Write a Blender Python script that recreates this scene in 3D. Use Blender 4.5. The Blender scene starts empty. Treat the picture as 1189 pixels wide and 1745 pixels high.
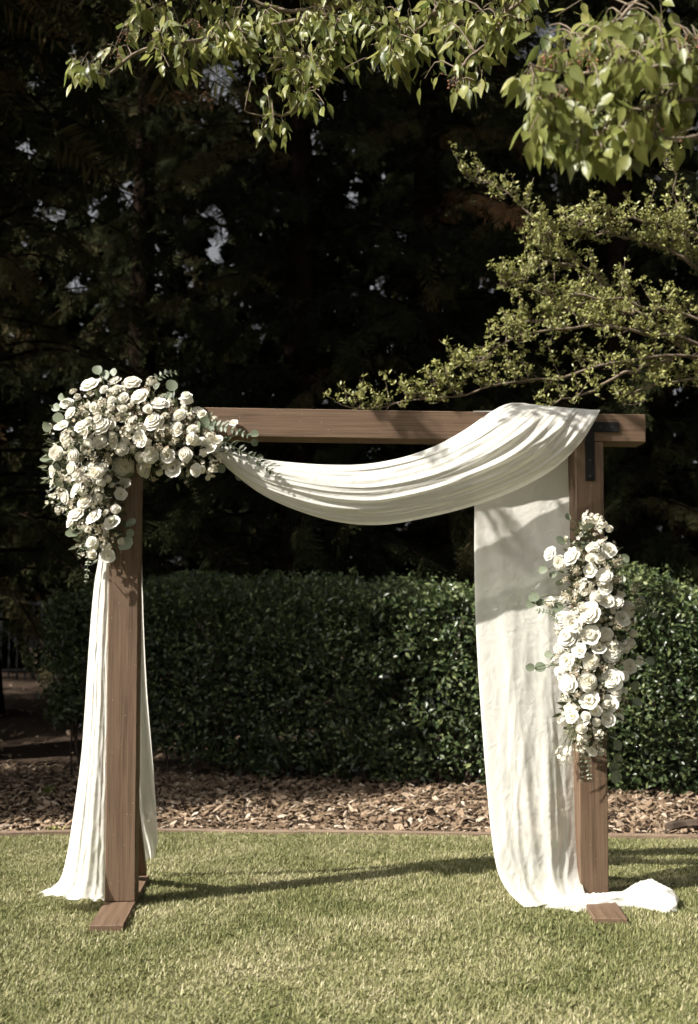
import bpy, math, random
import numpy as np
from mathutils import Vector, Matrix

rng = np.random.default_rng(7)
random.seed(7)
SC = bpy.context.scene
COL = SC.collection
R = math.radians

# ------------------------------------------------------------------ camera, sky, sun, exposure
CAM_H, PITCH, FPX = 1.18, R(3.0), 1850.0
W0, H0 = 1189.0, 1745.0
PCY = 1100.0 - FPX * math.tan(PITCH)            # row of the principal point
cam_d = bpy.data.cameras.new('camera')
cam = bpy.data.objects.new('camera', cam_d); COL.objects.link(cam)
cam_d.sensor_fit = 'VERTICAL'; cam_d.sensor_height = 36.0
cam_d.lens = FPX / H0 * 36.0
cam_d.shift_y = (PCY - H0 / 2) / H0
cam_d.clip_end = 600.0
cam.location = (0, 0, CAM_H); cam.rotation_euler = (R(90) + PITCH, 0, 0)
cam_d.dof.use_dof = True; cam_d.dof.focus_distance = 4.85; cam_d.dof.aperture_fstop = 2.6
SC.camera = cam

SUN_EL, SUN_DIR = R(41), Vector((-0.878, -0.478, 0)).normalized()
world = bpy.data.worlds.new('World'); SC.world = world; world.use_nodes = True
wn = world.node_tree.nodes; wl = world.node_tree.links
sky = wn.new('ShaderNodeTexSky'); sky.sky_type = 'NISHITA'; sky.sun_disc = False
sky.sun_elevation = SUN_EL; sky.sun_rotation = math.atan2(SUN_DIR.x, SUN_DIR.y)
sky.air_density = 1.0; sky.dust_density = 6.0; sky.ozone_density = 1.0
hz = wn.new('ShaderNodeHueSaturation'); hz.inputs['Saturation'].default_value = 0.12      # pale hazy sky
wl.new(sky.outputs['Color'], hz.inputs['Color']); wl.new(hz.outputs['Color'], wn['Background'].inputs['Color'])
wn['Background'].inputs['Strength'].default_value = 0.05
sun_d = bpy.data.lights.new('sun', 'SUN'); sun_d.energy = 5.0; sun_d.angle = R(0.6)
sun_d.color = (1.0, 0.95, 0.875)
sun = bpy.data.objects.new('sun', sun_d); COL.objects.link(sun)
sun_vec = Vector((SUN_DIR.x * math.cos(SUN_EL), SUN_DIR.y * math.cos(SUN_EL), math.sin(SUN_EL)))
sun.rotation_euler = (-sun_vec).to_track_quat('-Z', 'Y').to_euler()
sun.location = (-20, -10, 20)
SC.view_settings.view_transform = 'Standard'; SC.view_settings.look = 'None'
SC.view_settings.exposure = 1.08; SC.view_settings.gamma = 1.0
SC.render.engine = 'CYCLES'
SC.cycles.use_denoising = True
SC.cycles.use_light_tree = False
SC.cycles.use_adaptive_sampling = True; SC.cycles.adaptive_threshold = 0.03; SC.cycles.adaptive_min_samples = 12
SC.cycles.max_bounces = 4; SC.cycles.diffuse_bounces = 2; SC.cycles.glossy_bounces = 2
SC.cycles.transmission_bounces = 4; SC.cycles.transparent_max_bounces = 6
SC.cycles.sample_clamp_indirect = 6.0

# ------------------------------------------------------------------ helpers
def P(px, py, d):
    """world point seen at photo pixel (px, py) at forward distance d (m) from the camera"""
    u = (px - W0 / 2) / FPX; v = (PCY - py) / FPX
    x, y, z = u, math.cos(PITCH) - v * math.sin(PITCH), math.sin(PITCH) + v * math.cos(PITCH)
    t = d / y
    return np.array((x * t, d, CAM_H + z * t))

def norm(a, axis=-1):
    return a / np.maximum(np.linalg.norm(a, axis=axis, keepdims=True), 1e-9)

def mesh_np(name, V, polys, smooth=True, attr=None):
    """V (n,3); polys: list of int arrays (m,k)"""
    me = bpy.data.meshes.new(name)
    V = np.asarray(V, dtype=np.float32)
    me.vertices.add(len(V)); me.vertices.foreach_set('co', V.ravel())
    idx, starts, tot, at = [], [], [], 0
    for p in polys:
        p = np.asarray(p, dtype=np.int32)
        if len(p) == 0: continue
        k = p.shape[1]
        idx.append(p.ravel()); starts.append(at + np.arange(len(p), dtype=np.int32) * k); at += p.size
    idx = np.concatenate(idx); starts = np.concatenate(starts)
    me.loops.add(len(idx)); me.loops.foreach_set('vertex_index', idx)
    me.polygons.add(len(starts)); me.polygons.foreach_set('loop_start', starts)
    me.update(calc_edges=True); me.validate()
    me.polygons.foreach_set('use_smooth', np.full(len(me.polygons), bool(smooth)))
    if attr is not None and len(me.vertices) == len(V):
        a = me.attributes.new('var', 'FLOAT', 'POINT'); a.data.foreach_set('value', np.asarray(attr, dtype=np.float32))
    return me

class Bag:
    """collects geometry that becomes one mesh"""
    def __init__(s): s.V, s.P, s.A, s.n = [], [], [], 0
    def add(s, V, polys, var=0.5):
        V = np.asarray(V, dtype=np.float64)
        s.V.append(V)
        for p in polys:
            p = np.asarray(p)
            if len(p): s.P.append(p + s.n)
        s.A.append(np.full(len(V), var) if np.isscalar(var) else np.asarray(var)); s.n += len(V)
    def scatter(s, T, polys, pos, rot, scale, var):
        """template T (k,3) copied to every pos (n,3) with rot (n,3,3), scale (n,) or (n,3), var (n,)"""
        n, k = len(pos), len(T)
        if n == 0: return
        sc = scale[:, None, None] if np.ndim(scale) == 1 else scale[:, None, :]
        L = T[None] * sc
        V = np.einsum('nij,nkj->nki', rot, L) + pos[:, None, :]
        off = (np.arange(n) * k)[:, None, None]
        s.add(V.reshape(-1, 3), [(np.asarray(p)[None] + off).reshape(-1, np.asarray(p).shape[1]) for p in polys], np.repeat(var, k))
    def tube(s, pts, rad, sides=5, var=0.5, cap=True):
        pts = np.asarray(pts, dtype=float); m = len(pts)
        rad = np.full(m, rad) if np.isscalar(rad) else np.asarray(rad)
        tang = norm(np.gradient(pts, axis=0))
        ref = np.array((0, 0, 1.0)) if abs(tang[0][2]) < 0.9 else np.array((1.0, 0, 0))
        a = norm(np.cross(tang, ref)); b = np.cross(tang, a)
        th = np.arange(sides) * 2 * math.pi / sides
        V = pts[:, None] + rad[:, None, None] * (np.cos(th)[None, :, None] * a[:, None] + np.sin(th)[None, :, None] * b[:, None])
        i = np.arange(m - 1)[:, None] * sides; j = np.arange(sides)[None]; j2 = (j + 1) % sides
        q = np.stack([i + j, i + j2, i + sides + j2, i + sides + j], -1).reshape(-1, 4)
        ps = [q]
        if cap: ps += [np.arange(sides)[None, ::-1], (np.arange(sides) + (m - 1) * sides)[None]]
        s.add(V.reshape(-1, 3), ps, var)
    def grid(s, G, var=0.5):
        n, m = G.shape[:2]
        i = np.arange(n - 1)[:, None] * m; j = np.arange(m - 1)[None]
        q = np.stack([i + j, i + j + 1, i + m + j + 1, i + m + j], -1).reshape(-1, 4)
        s.add(G.reshape(-1, 3), [q], var)
    def box(s, lo, hi, bev=0.004, var=0.5):
        lo, hi = np.array(lo, float), np.array(hi, float)
        V, idx = [], {}
        for cx in (0, 1):
            for cy in (0, 1):
                for cz in (0, 1):
                    c = np.array((cx, cy, cz)); sg = 1 - 2 * c
                    base = np.where(c == 1, hi, lo)
                    for ax in range(3):
                        p = base + sg * bev; p[ax] = base[ax]
                        idx[(cx, cy, cz, ax)] = len(V); V.append(p)
        F4, F3 = [], []
        for ax in range(3):
            o = [k for k in range(3) if k != ax]
            for e in (0, 1):
                f = []
                for a, b in ((0, 0), (1, 0), (1, 1), (0, 1)):
                    c = [0, 0, 0]; c[ax] = e; c[o[0]] = a; c[o[1]] = b
                    f.append(idx[(*c, ax)])
                if (e == 1) == (ax == 1): f = f[::-1]
                F4.append(f)
            for a in (0, 1):           # edges along ax
                for b in (0, 1):
                    c0 = [0, 0, 0]; c0[o[0]] = a; c0[o[1]] = b; c1 = list(c0); c1[ax] = 1
                    f = [idx[(*c0, o[0])], idx[(*c1, o[0])], idx[(*c1, o[1])], idx[(*c0, o[1])]]
                    F4.append(f)
        for cx in (0, 1):
            for cy in (0, 1):
                for cz in (0, 1): F3.append([idx[(cx, cy, cz, k)] for k in range(3)])
        s.add(V, [np.array(F4), np.array(F3)], var)
    def mesh(s, name, smooth=True):
        return mesh_np(name, np.concatenate(s.V), s.P, smooth, np.concatenate(s.A))

def link(name, data, mat=None, parent=None, kind=None, label=None, cat=None, group=None):
    o = bpy.data.objects.new(name, data); COL.objects.link(o)
    if mat is not None and data is not None and len(data.materials) == 0: data.materials.append(mat)
    if parent is not None: o.parent = parent
    if kind: o['kind'] = kind
    if label: o['label'] = label
    if cat: o['category'] = cat
    if group: o['group'] = group
    return o

def thing(name, label, cat, loc=(0, 0, 0), rz=0.0, group=None):
    o = link(name, None, label=label, cat=cat, group=group)
    o.location = loc; o.rotation_euler = (0, 0, rz)
    return o

def basis(d, n):
    """rotation matrices whose y axis is d and z axis near n (arrays (m,3))"""
    d = norm(d); x = norm(np.cross(d, n)); z = np.cross(x, d)
    return np.stack([x, d, z], -1)

def smoothstep(a, b, x):
    t = np.clip((x - a) / (b - a), 0, 1); return t * t * (3 - 2 * t)

def catmull(pts, n):
    pts = np.asarray(pts, float); m = len(pts)
    t = np.linspace(0, m - 1, n); i = np.clip(np.floor(t).astype(int), 0, m - 2); f = (t - i)[:, None]
    p0 = pts[np.maximum(i - 1, 0)]; p1 = pts[i]; p2 = pts[i + 1]; p3 = pts[np.minimum(i + 2, m - 1)]
    return 0.5 * (2 * p1 + (p2 - p0) * f + (2 * p0 - 5 * p1 + 4 * p2 - p3) * f ** 2 + (3 * p1 - p0 - 3 * p2 + p3) * f ** 3)

def vnoise(x, y, seed=0):
    """smooth value noise in -1..1"""
    r = np.random.default_rng(seed); T = r.uniform(-1, 1, (64, 64))
    xi = np.floor(x).astype(int); yi = np.floor(y).astype(int); fx = x - xi; fy = y - yi
    fx = fx * fx * (3 - 2 * fx); fy = fy * fy * (3 - 2 * fy)
    g = lambda a, b: T[a % 64, b % 64]
    return (g(xi, yi) * (1 - fx) + g(xi + 1, yi) * fx) * (1 - fy) + (g(xi, yi + 1) * (1 - fx) + g(xi + 1, yi + 1) * fx) * fy

# ------------------------------------------------------------------ materials
def mat_new(name):
    m = bpy.data.materials.new(name); m.use_nodes = True
    return m, m.node_tree.nodes, m.node_tree.links, m.node_tree.nodes['Principled BSDF']

def ramp(nodes, stops):
    r = nodes.new('ShaderNodeValToRGB'); e = r.color_ramp.elements
    while len(e) < len(stops): e.new(0.5)
    for k, (p, c) in enumerate(stops): e[k].position = p; e[k].color = (*c, 1)
    return r

def leaf_mat(name, stops, rough=0.45, trans=0.25, spec=0.5):
    m, n, l, b = mat_new(name)
    at = n.new('ShaderNodeAttribute'); at.attribute_name = 'var'
    oi = n.new('ShaderNodeObjectInfo')
    add = n.new('ShaderNodeMath'); add.operation = 'MULTIPLY_ADD'; add.inputs[1].default_value = 0.3; 
    l.new(oi.outputs['Random'], add.inputs[0]); 
    sub = n.new('ShaderNodeMath'); sub.operation = 'SUBTRACT'; sub.inputs[1].default_value = 0.15
    l.new(at.outputs['Fac'], add.inputs[2]); l.new(add.outputs[0], sub.inputs[0])
    r = ramp(n, stops); l.new(sub.outputs[0], r.inputs['Fac'])
    tc = n.new('ShaderNodeTexCoord'); nz = n.new('ShaderNodeTexNoise'); nz.inputs['Scale'].default_value = 35
    l.new(tc.outputs['Object'], nz.inputs['Vector'])
    mx = n.new('ShaderNodeMix'); mx.data_type = 'RGBA'; mx.blend_type = 'MULTIPLY'; mx.inputs['Factor'].default_value = 0.5
    rr = ramp(n, [(0.3, (0.55, 0.55, 0.55)), (0.7, (1.25, 1.25, 1.25))])
    l.new(nz.outputs['Fac'], rr.inputs['Fac']); l.new(r.outputs['Color'], mx.inputs['A']); l.new(rr.outputs['Color'], mx.inputs['B'])
    l.new(mx.outputs['Result'], b.inputs['Base Color'])
    b.inputs['Roughness'].default_value = rough; b.inputs['Specular IOR Level'].default_value = spec
    if trans > 0:
        t = n.new('ShaderNodeBsdfTranslucent'); ms = n.new('ShaderNodeMixShader'); ms.inputs[0].default_value = trans
        l.new(mx.outputs['Result'], t.inputs['Color'])
        l.new(b.outputs[0], ms.inputs[1]); l.new(t.outputs[0], ms.inputs[2])
        l.new(ms.outputs[0], n['Material Output'].inputs['Surface'])
    return m

def wood_mat(name, axis, dark, light, specks=True):
    m, n, l, b = mat_new(name)
    tc = n.new('ShaderNodeTexCoord')
    mp = n.new('ShaderNodeMapping'); s = [62.0, 62.0, 62.0]; s[axis] = 1.6; mp.inputs['Scale'].default_value = s
    l.new(tc.outputs['Object'], mp.inputs['Vector'])
    n1 = n.new('ShaderNodeTexNoise'); n1.inputs['Scale'].default_value = 1.0; n1.inputs['Detail'].default_value = 4; n1.inputs['Distortion'].default_value = 1.2
    l.new(mp.outputs[0], n1.inputs['Vector'])
    mp2 = n.new('ShaderNodeMapping'); s2 = [240.0, 240.0, 240.0]; s2[axis] = 5.0; mp2.inputs['Scale'].default_value = s2
    l.new(tc.outputs['Object'], mp2.inputs['Vector'])
    n2 = n.new('ShaderNodeTexNoise'); n2.inputs['Scale'].default_value = 1.0; n2.inputs['Detail'].default_value = 3
    l.new(mp2.outputs[0], n2.inputs['Vector'])
    n3 = n.new('ShaderNodeTexNoise'); n3.inputs['Scale'].default_value = 3.0; n3.inputs['Detail'].default_value = 3
    l.new(tc.outputs['Object'], n3.inputs['Vector'])
    a1 = n.new('ShaderNodeMath'); a1.operation = 'MULTIPLY_ADD'; a1.inputs[1].default_value = 0.5
    l.new(n1.outputs['Fac'], a1.inputs[0])
    a2 = n.new('ShaderNodeMath'); a2.operation = 'MULTIPLY_ADD'; a2.inputs[1].default_value = 0.3
    l.new(n2.outputs['Fac'], a2.inputs[0])
    a3 = n.new('ShaderNodeMath'); a3.operation = 'MULTIPLY'; a3.inputs[1].default_value = 0.12
    l.new(n3.outputs['Fac'], a3.inputs[0]); l.new(a3.outputs[0], a2.inputs[2]); l.new(a2.outputs[0], a1.inputs[2])
    mid = tuple((d * 0.45 + e * 0.55) for d, e in zip(dark, light))
    r = ramp(n, [(0.33, dark), (0.45, mid), (0.60, light)])
    l.new(a1.outputs[0], r.inputs['Fac'])
    col = r.outputs['Color']
    if specks:
        v = n.new('ShaderNodeTexVoronoi'); v.inputs['Scale'].default_value = 55
        l.new(tc.outputs['Object'], v.inputs['Vector'])
        r2 = ramp(n, [(0.06, (0.7, 0.7, 0.7)), (0.11, (0, 0, 0))]); l.new(v.outputs['Distance'], r2.inputs['Fac'])
        wn2 = n.new('ShaderNodeTexWhiteNoise'); l.new(v.outputs['Color'], wn2.inputs['Vector'])
        gt = n.new('ShaderNodeMath'); gt.operation = 'GREATER_THAN'; gt.inputs[1].default_value = 0.80; l.new(wn2.outputs['Value'], gt.inputs[0])
        mu = n.new('ShaderNodeMath'); mu.operation = 'MULTIPLY'; l.new(gt.outputs[0], mu.inputs[0]); l.new(r2.outputs['Color'], mu.inputs[1])
        mx = n.new('ShaderNodeMix'); mx.data_type = 'RGBA'; l.new(mu.outputs[0], mx.inputs['Factor'])
        l.new(col, mx.inputs['A']); mx.inputs['B'].default_value = (0.5, 0.42, 0.34, 1)
        col = mx.outputs['Result']
    l.new(col, b.inputs['Base Color'])
    b.inputs['Roughness'].default_value = 0.62; b.inputs['Specular IOR Level'].default_value = 0.3
    bp = n.new('ShaderNodeBump'); bp.inputs['Strength'].default_value = 0.2; bp.inputs['Distance'].default_value = 0.0015
    l.new(a1.outputs[0], bp.inputs['Height']); l.new(bp.outputs[0], b.inputs['Normal'])
    return m

def plain_mat(name, c, rough=0.7, spec=0.3, metal=0.0, noise=0.25, scale=20.0, bump=0.0):
    m, n, l, b = mat_new(name)
    tc = n.new('ShaderNodeTexCoord'); nz = n.new('ShaderNodeTexNoise'); nz.inputs['Scale'].default_value = scale; nz.inputs['Detail'].default_value = 5
    l.new(tc.outputs['Object'], nz.inputs['Vector'])
    r = ramp(n, [(0.3, tuple(x * (1 - noise) for x in c)), (0.7, tuple(x * (1 + noise) for x in c))])
    l.new(nz.outputs['Fac'], r.inputs['Fac']); l.new(r.outputs['Color'], b.inputs['Base Color'])
    b.inputs['Roughness'].default_value = rough; b.inputs['Specular IOR Level'].default_value = spec; b.inputs['Metallic'].default_value = metal
    if bump:
        bp = n.new('ShaderNodeBump'); bp.inputs['Strength'].default_value = bump; bp.inputs['Distance'].default_value = 0.01
        l.new(nz.outputs['Fac'], bp.inputs['Height']); l.new(bp.outputs[0], b.inputs['Normal'])
    return m

def fabric_mat(name, c, trans=0.34):
    m, n, l, b = mat_new(name)
    b.inputs['Base Color'].default_value = (*c, 1); b.inputs['Roughness'].default_value = 0.9
    b.inputs['Specular IOR Level'].default_value = 0.1
    b.inputs['Sheen Weight'].default_value = 0.15
    tc = n.new('ShaderNodeTexCoord')
    nz = n.new('ShaderNodeTexNoise'); nz.inputs['Scale'].default_value = 14; nz.inputs['Detail'].default_value = 6; nz.inputs['Distortion'].default_value = 1.5
    l.new(tc.outputs['Object'], nz.inputs['Vector'])
    n2 = n.new('ShaderNodeTexNoise'); n2.inputs['Scale'].default_value = 260; n2.inputs['Detail'].default_value = 2
    l.new(tc.outputs['Object'], n2.inputs['Vector'])
    b1 = n.new('ShaderNodeBump'); b1.inputs['Strength'].default_value = 0.35; b1.inputs['Distance'].default_value = 0.012
    l.new(nz.outputs['Fac'], b1.inputs['Height'])
    b2 = n.new('ShaderNodeBump'); b2.inputs['Strength'].default_value = 0.25; b2.inputs['Distance'].default_value = 0.002
    l.new(n2.outputs['Fac'], b2.inputs['Height']); l.new(b1.outputs[0], b2.inputs['Normal'])
    l.new(b2.outputs[0], b.inputs['Normal'])
    t = n.new('ShaderNodeBsdfTranslucent'); t.inputs['Color'].default_value = (*c, 1); l.new(b2.outputs[0], t.inputs['Normal'])
    ms = n.new('ShaderNodeMixShader'); ms.inputs[0].default_value = trans
    l.new(b.outputs[0], ms.inputs[1]); l.new(t.outputs[0], ms.inputs[2])
    tp = n.new('ShaderNodeBsdfTransparent'); m2 = n.new('ShaderNodeMixShader'); m2.inputs[0].default_value = 0.17     # open weave
    l.new(ms.outputs[0], m2.inputs[1]); l.new(tp.outputs[0], m2.inputs[2]); l.new(m2.outputs[0], n['Material Output'].inputs['Surface'])
    return m

M = {}
WD, WL = (0.072, 0.044, 0.027), (0.168, 0.109, 0.069)
for ax, k in enumerate('xyz'): M['wood_' + k] = wood_mat('stained_wood_' + k, ax, WD, WL)
M['edging'] = wood_mat('edging_wood', 0, (0.11, 0.075, 0.05), (0.25, 0.18, 0.125), False)
M['iron'] = plain_mat('black_iron', (0.010, 0.010, 0.010), 0.7, 0.2, 0.0)
M['bolt'] = plain_mat('black_bolt', (0.03, 0.03, 0.03), 0.5, 0.4)
M['fabric'] = fabric_mat('ivory_gauze', (0.87, 0.85, 0.775))
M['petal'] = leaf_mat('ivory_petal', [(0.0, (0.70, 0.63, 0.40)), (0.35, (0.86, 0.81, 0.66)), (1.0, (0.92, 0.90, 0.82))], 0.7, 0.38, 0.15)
M['filler'] = leaf_mat('filler_flower', [(0.0, (0.46, 0.36, 0.24)), (0.45, (0.68, 0.62, 0.47)), (1.0, (0.88, 0.85, 0.73))], 0.7, 0.2, 0.2)
M['euc'] = leaf_mat('eucalyptus_leaf', [(0.0, (0.07, 0.09, 0.05)), (0.5, (0.17, 0.20, 0.13)), (1.0, (0.33, 0.35, 0.24))], 0.5, 0.2, 0.4)
M['green'] = leaf_mat('bouquet_greenery', [(0.0, (0.05, 0.06, 0.03)), (0.6, (0.12, 0.13, 0.06)), (1.0, (0.24, 0.22, 0.12))], 0.5, 0.2, 0.4)
M['pear'] = leaf_mat('pear_leaf', [(0.0, (0.085, 0.115, 0.028)), (0.5, (0.225, 0.245, 0.065)), (1.0, (0.43, 0.41, 0.14))], 0.40, 0.48, 0.5)
M['shrub'] = leaf_mat('small_leaf', [(0.0, (0.11, 0.125, 0.036)), (0.5, (0.27, 0.275, 0.085)), (1.0, (0.44, 0.41, 0.15))], 0.45, 0.28, 0.4)
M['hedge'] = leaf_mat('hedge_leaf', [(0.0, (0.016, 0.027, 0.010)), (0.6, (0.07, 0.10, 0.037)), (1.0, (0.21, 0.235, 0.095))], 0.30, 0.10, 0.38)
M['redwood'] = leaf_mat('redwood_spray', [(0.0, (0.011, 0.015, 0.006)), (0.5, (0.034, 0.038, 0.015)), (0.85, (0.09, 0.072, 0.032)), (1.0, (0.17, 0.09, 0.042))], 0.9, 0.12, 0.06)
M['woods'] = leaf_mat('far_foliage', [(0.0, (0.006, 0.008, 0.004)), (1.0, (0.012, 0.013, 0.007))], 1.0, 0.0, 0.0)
M['bark'] = plain_mat('bark', (0.075, 0.055, 0.042), 0.9, 0.1, 0, 0.4, 12, 0.6)
M['twig'] = plain_mat('twig', (0.16, 0.125, 0.09), 0.8, 0.2, 0, 0.3, 30, 0.2)
M['berry'] = plain_mat('berry', (0.20, 0.085, 0.04), 0.5, 0.4, 0, 0.3, 40)
M['redbark'] = plain_mat('redwood_bark', (0.016, 0.011, 0.008), 1.0, 0.0, 0, 0.45, 6, 0.8)
M['grass'] = leaf_mat('grass_blade', [(0.0, (0.115, 0.133, 0.044)), (0.4, (0.235, 0.238, 0.097)), (0.75, (0.375, 0.35, 0.185)), (1.0, (0.54, 0.485, 0.325))], 0.55, 0.25, 0.3)
def patchy(m, scale, amount):
    """shift the tone of a leafy material in broad irregular patches over the ground"""
    n, l = m.node_tree.nodes, m.node_tree.links
    ge = n.new('ShaderNodeNewGeometry'); nz = n.new('ShaderNodeTexNoise'); nz.inputs['Scale'].default_value = scale; nz.inputs['Detail'].default_value = 5; nz.inputs['Roughness'].default_value = .6
    l.new(ge.outputs['Position'], nz.inputs['Vector'])
    mu = n.new('ShaderNodeMath'); mu.operation = 'MULTIPLY_ADD'; mu.inputs[1].default_value = amount; mu.inputs[2].default_value = -amount / 2
    l.new(nz.outputs['Fac'], mu.inputs[0])
    sub = [q for q in n if q.type == 'MATH' and q.operation == 'SUBTRACT'][0]; rmp = sub.outputs[0].links[0].to_socket
    ad = n.new('ShaderNodeMath'); l.new(sub.outputs[0], ad.inputs[0]); l.new(mu.outputs[0], ad.inputs[1]); l.new(ad.outputs[0], rmp)
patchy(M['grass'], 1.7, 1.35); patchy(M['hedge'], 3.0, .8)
M['chip'] = leaf_mat('bark_chip', [(0.0, (0.065, 0.043, 0.028)), (0.45, (0.195, 0.136, 0.088)), (0.8, (0.32, 0.24, 0.168)), (1.0, (0.46, 0.385, 0.30))], 0.9, 0.0, 0.1)
M['soil'] = plain_mat('mulch_soil', (0.040, 0.028, 0.020), 0.95, 0.05, 0, 0.5, 25, 0.8)
M['lawnsoil'] = plain_mat('lawn_soil', (0.10, 0.095, 0.045), 0.95, 0.05, 0, 0.4, 18, 0.5)

# ------------------------------------------------------------------ ground, mulch bed, lawn
EDGE = catmull([(-9, 6.2), (-6, 6.35), (-4, 6.5), (-2.6, 6.62), (-2.1, 6.68), (-1.2, 6.84), (0, 6.76), (0.85, 6.70), (1.55, 6.66), (2.1, 6.58), (3, 6.45), (5, 6.2), (9, 5.6)], 200)
def edge_y(x): return np.interp(x, EDGE[:, 0], EDGE[:, 1])
def terrain(x, y):
    return 0.72 * smoothstep(10.2, 17.0, y) + 0.02 * vnoise(x * 0.8, y * 0.8, 3) * smoothstep(7.5, 9, y)

bg = Bag()
xs = np.concatenate([np.linspace(-150, -12, 12), np.linspace(-11, 11, 60), np.linspace(12, 150, 12)])
ys = np.concatenate([np.linspace(-60, 5, 12), np.linspace(5.5, 20, 60), np.linspace(21, 260, 14)])
X, Y = np.meshgrid(xs, ys, indexing='ij')
bg.grid(np.stack([X, Y, terrain(X, Y) - 0.012], -1))
link('ground', bg.mesh('ground'), M['soil'], kind='structure')

lb = Bag()
lx = np.linspace(-9, 9, 90); ly = np.linspace(0, 1, 30)
G = np.zeros((90, 30, 3)); G[..., 0] = lx[:, None]; G[..., 1] = -8 + (edge_y(lx)[:, None] + 8 - 0.01) * ly[None]
G[..., 2] = 0.0
lb.grid(G)
link('lawn', lb.mesh('lawn'), M['lawnsoil'], kind='structure')

# lawn grass: blades in small tufts set out over the lawn
def blade_patch(seed):
    r = np.random.default_rng(seed); n = 2100; size = 0.17
    pos = np.zeros((n, 3)); pos[:, :2] = r.uniform(-size, size, (n, 2))
    az = r.uniform(0, 2 * math.pi, n); lean = np.abs(r.normal(0.75, 0.35, n)); ln = r.uniform(0.020, 0.048, n); w = r.uniform(0.0014, 0.0030, n)
    dirh = np.stack([np.cos(az), np.sin(az), 0 * az], -1); side = np.stack([-np.sin(az), np.cos(az), 0 * az], -1)
    up = np.array((0, 0, 1.0))
    p1 = pos + ln[:, None] * 0.5 * (dirh * np.sin(lean * 0.6)[:, None] + up * np.cos(lean * 0.6)[:, None])
    p2 = p1 + ln[:, None] * 0.5 * (dirh * np.sin(np.minimum(lean * 1.5, 1.75))[:, None] + up * np.cos(np.minimum(lean * 1.5, 1.75))[:, None])
    s = side * w[:, None]
    V = np.stack([pos - s * .8, pos + s * .8, p1 + s, p1 - s, p2], 1).reshape(-1, 3)
    o = np.arange(n)[:, None] * 5
    q = o + np.array([[0, 1, 2, 3]]); t = o + np.array([[3, 2, 4]])
    var = np.clip(r.normal(0.45, 0.24, n), 0, 1)
    return mesh_np('grass_tuft', V, [q, t], False, np.repeat(var, 5))
tufts = bpy.data.collections.new('grass_tufts')
for k in range(6):
    me = blade_patch(100 + k); me.materials.append(M['grass'])
    tufts.objects.link(bpy.data.objects.new('grass_tuft', me))
pts = []
for gx in np.arange(-4.2, 4.2, 0.2):
    for gy in np.arange(2.5, 7.2, 0.2):
        x, y = gx + rng.uniform(-.07, .07), gy + rng.uniform(-.07, .07)
        if y < edge_y(x) - 0.14: pts.append((x, y, 0.0))
for gx in np.arange(-4.2, 4.2, 0.16): pts.append((gx, edge_y(gx) - 0.155, 0.0))
pts = np.array(pts)
gme = bpy.data.meshes.new('lawn_grass'); gme.vertices.add(len(pts)); gme.vertices.foreach_set('co', pts.astype(np.float32).ravel())
a = gme.attributes.new('rotz', 'FLOAT', 'POINT'); a.data.foreach_set('value', rng.uniform(0, 6.283, len(pts)).astype(np.float32))
a = gme.attributes.new('hs', 'FLOAT', 'POINT'); a.data.foreach_set('value', (0.85 + 0.2 * vnoise(pts[:, 0] * 2, pts[:, 1] * 2, 5)).astype(np.float32))
grass = link('lawn_grass', gme, None, kind='stuff', label='short sunlit green and straw lawn grass', cat='grass')
ng = bpy.data.node_groups.new('grass_nodes', 'GeometryNodeTree')
ng.interface.new_socket('Geometry', in_out='INPUT', socket_type='NodeSocketGeometry')
ng.interface.new_socket('Geometry', in_out='OUTPUT', socket_type='NodeSocketGeometry')
N = ng.nodes; gi = N.new('NodeGroupInput'); go = N.new('NodeGroupOutput')
iop = N.new('GeometryNodeInstanceOnPoints'); ci = N.new('GeometryNodeCollectionInfo')
ci.inputs['Collection'].default_value = tufts; ci.inputs['Separate Children'].default_value = True; ci.inputs['Reset Children'].default_value = True
iop.inputs['Pick Instance'].default_value = True
na = N.new('GeometryNodeInputNamedAttribute'); na.data_type = 'FLOAT'; na.inputs['Name'].default_value = 'rotz'
nh = N.new('GeometryNodeInputNamedAttribute'); nh.data_type = 'FLOAT'; nh.inputs['Name'].default_value = 'hs'
cx = N.new('ShaderNodeCombineXYZ'); cs = N.new('ShaderNodeCombineXYZ'); cs.inputs[0].default_value = 1; cs.inputs[1].default_value = 1
ng.links.new(na.outputs[0], cx.inputs[2]); ng.links.new(cx.outputs[0], iop.inputs['Rotation'])
ng.links.new(nh.outputs[0], cs.inputs[2]); ng.links.new(cs.outputs[0], iop.inputs['Scale'])
ng.links.new(gi.outputs[0], iop.inputs['Points']); ng.links.new(ci.outputs[0], iop.inputs['Instance']); ng.links.new(iop.outputs[0], go.inputs[0])
md = grass.modifiers.new('grass', 'NODES'); md.node_group = ng

# edging board along the mulch bed
eb = Bag()
for side in (0,):
    c = EDGE[(EDGE[:, 0] > -8) & (EDGE[:, 0] < 8)]
    prof = np.array([(-0.0, -0.03), (0.0, 0.030), (0.004, 0.036), (0.040, 0.036), (0.044, 0.030), (0.044, -0.03)])
    wob = 0.006 * vnoise(c[:, 0] * 1.5, c[:, 0] * 0, 9) + 0.012 * smoothstep(-1.4, -2.0, c[:, 0])
    G = np.zeros((len(c), 6, 3)); G[..., 0] = c[:, 0:1]; G[..., 1] = c[:, 1:2] + prof[None, :, 0]; G[..., 2] = prof[None, :, 1] + wob[:, None]
    eb.grid(G)
link('edging_board', eb.mesh('edging_board', False), M['edging'], label='low brown edging board between the lawn and the bark mulch', cat='edging')

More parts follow.
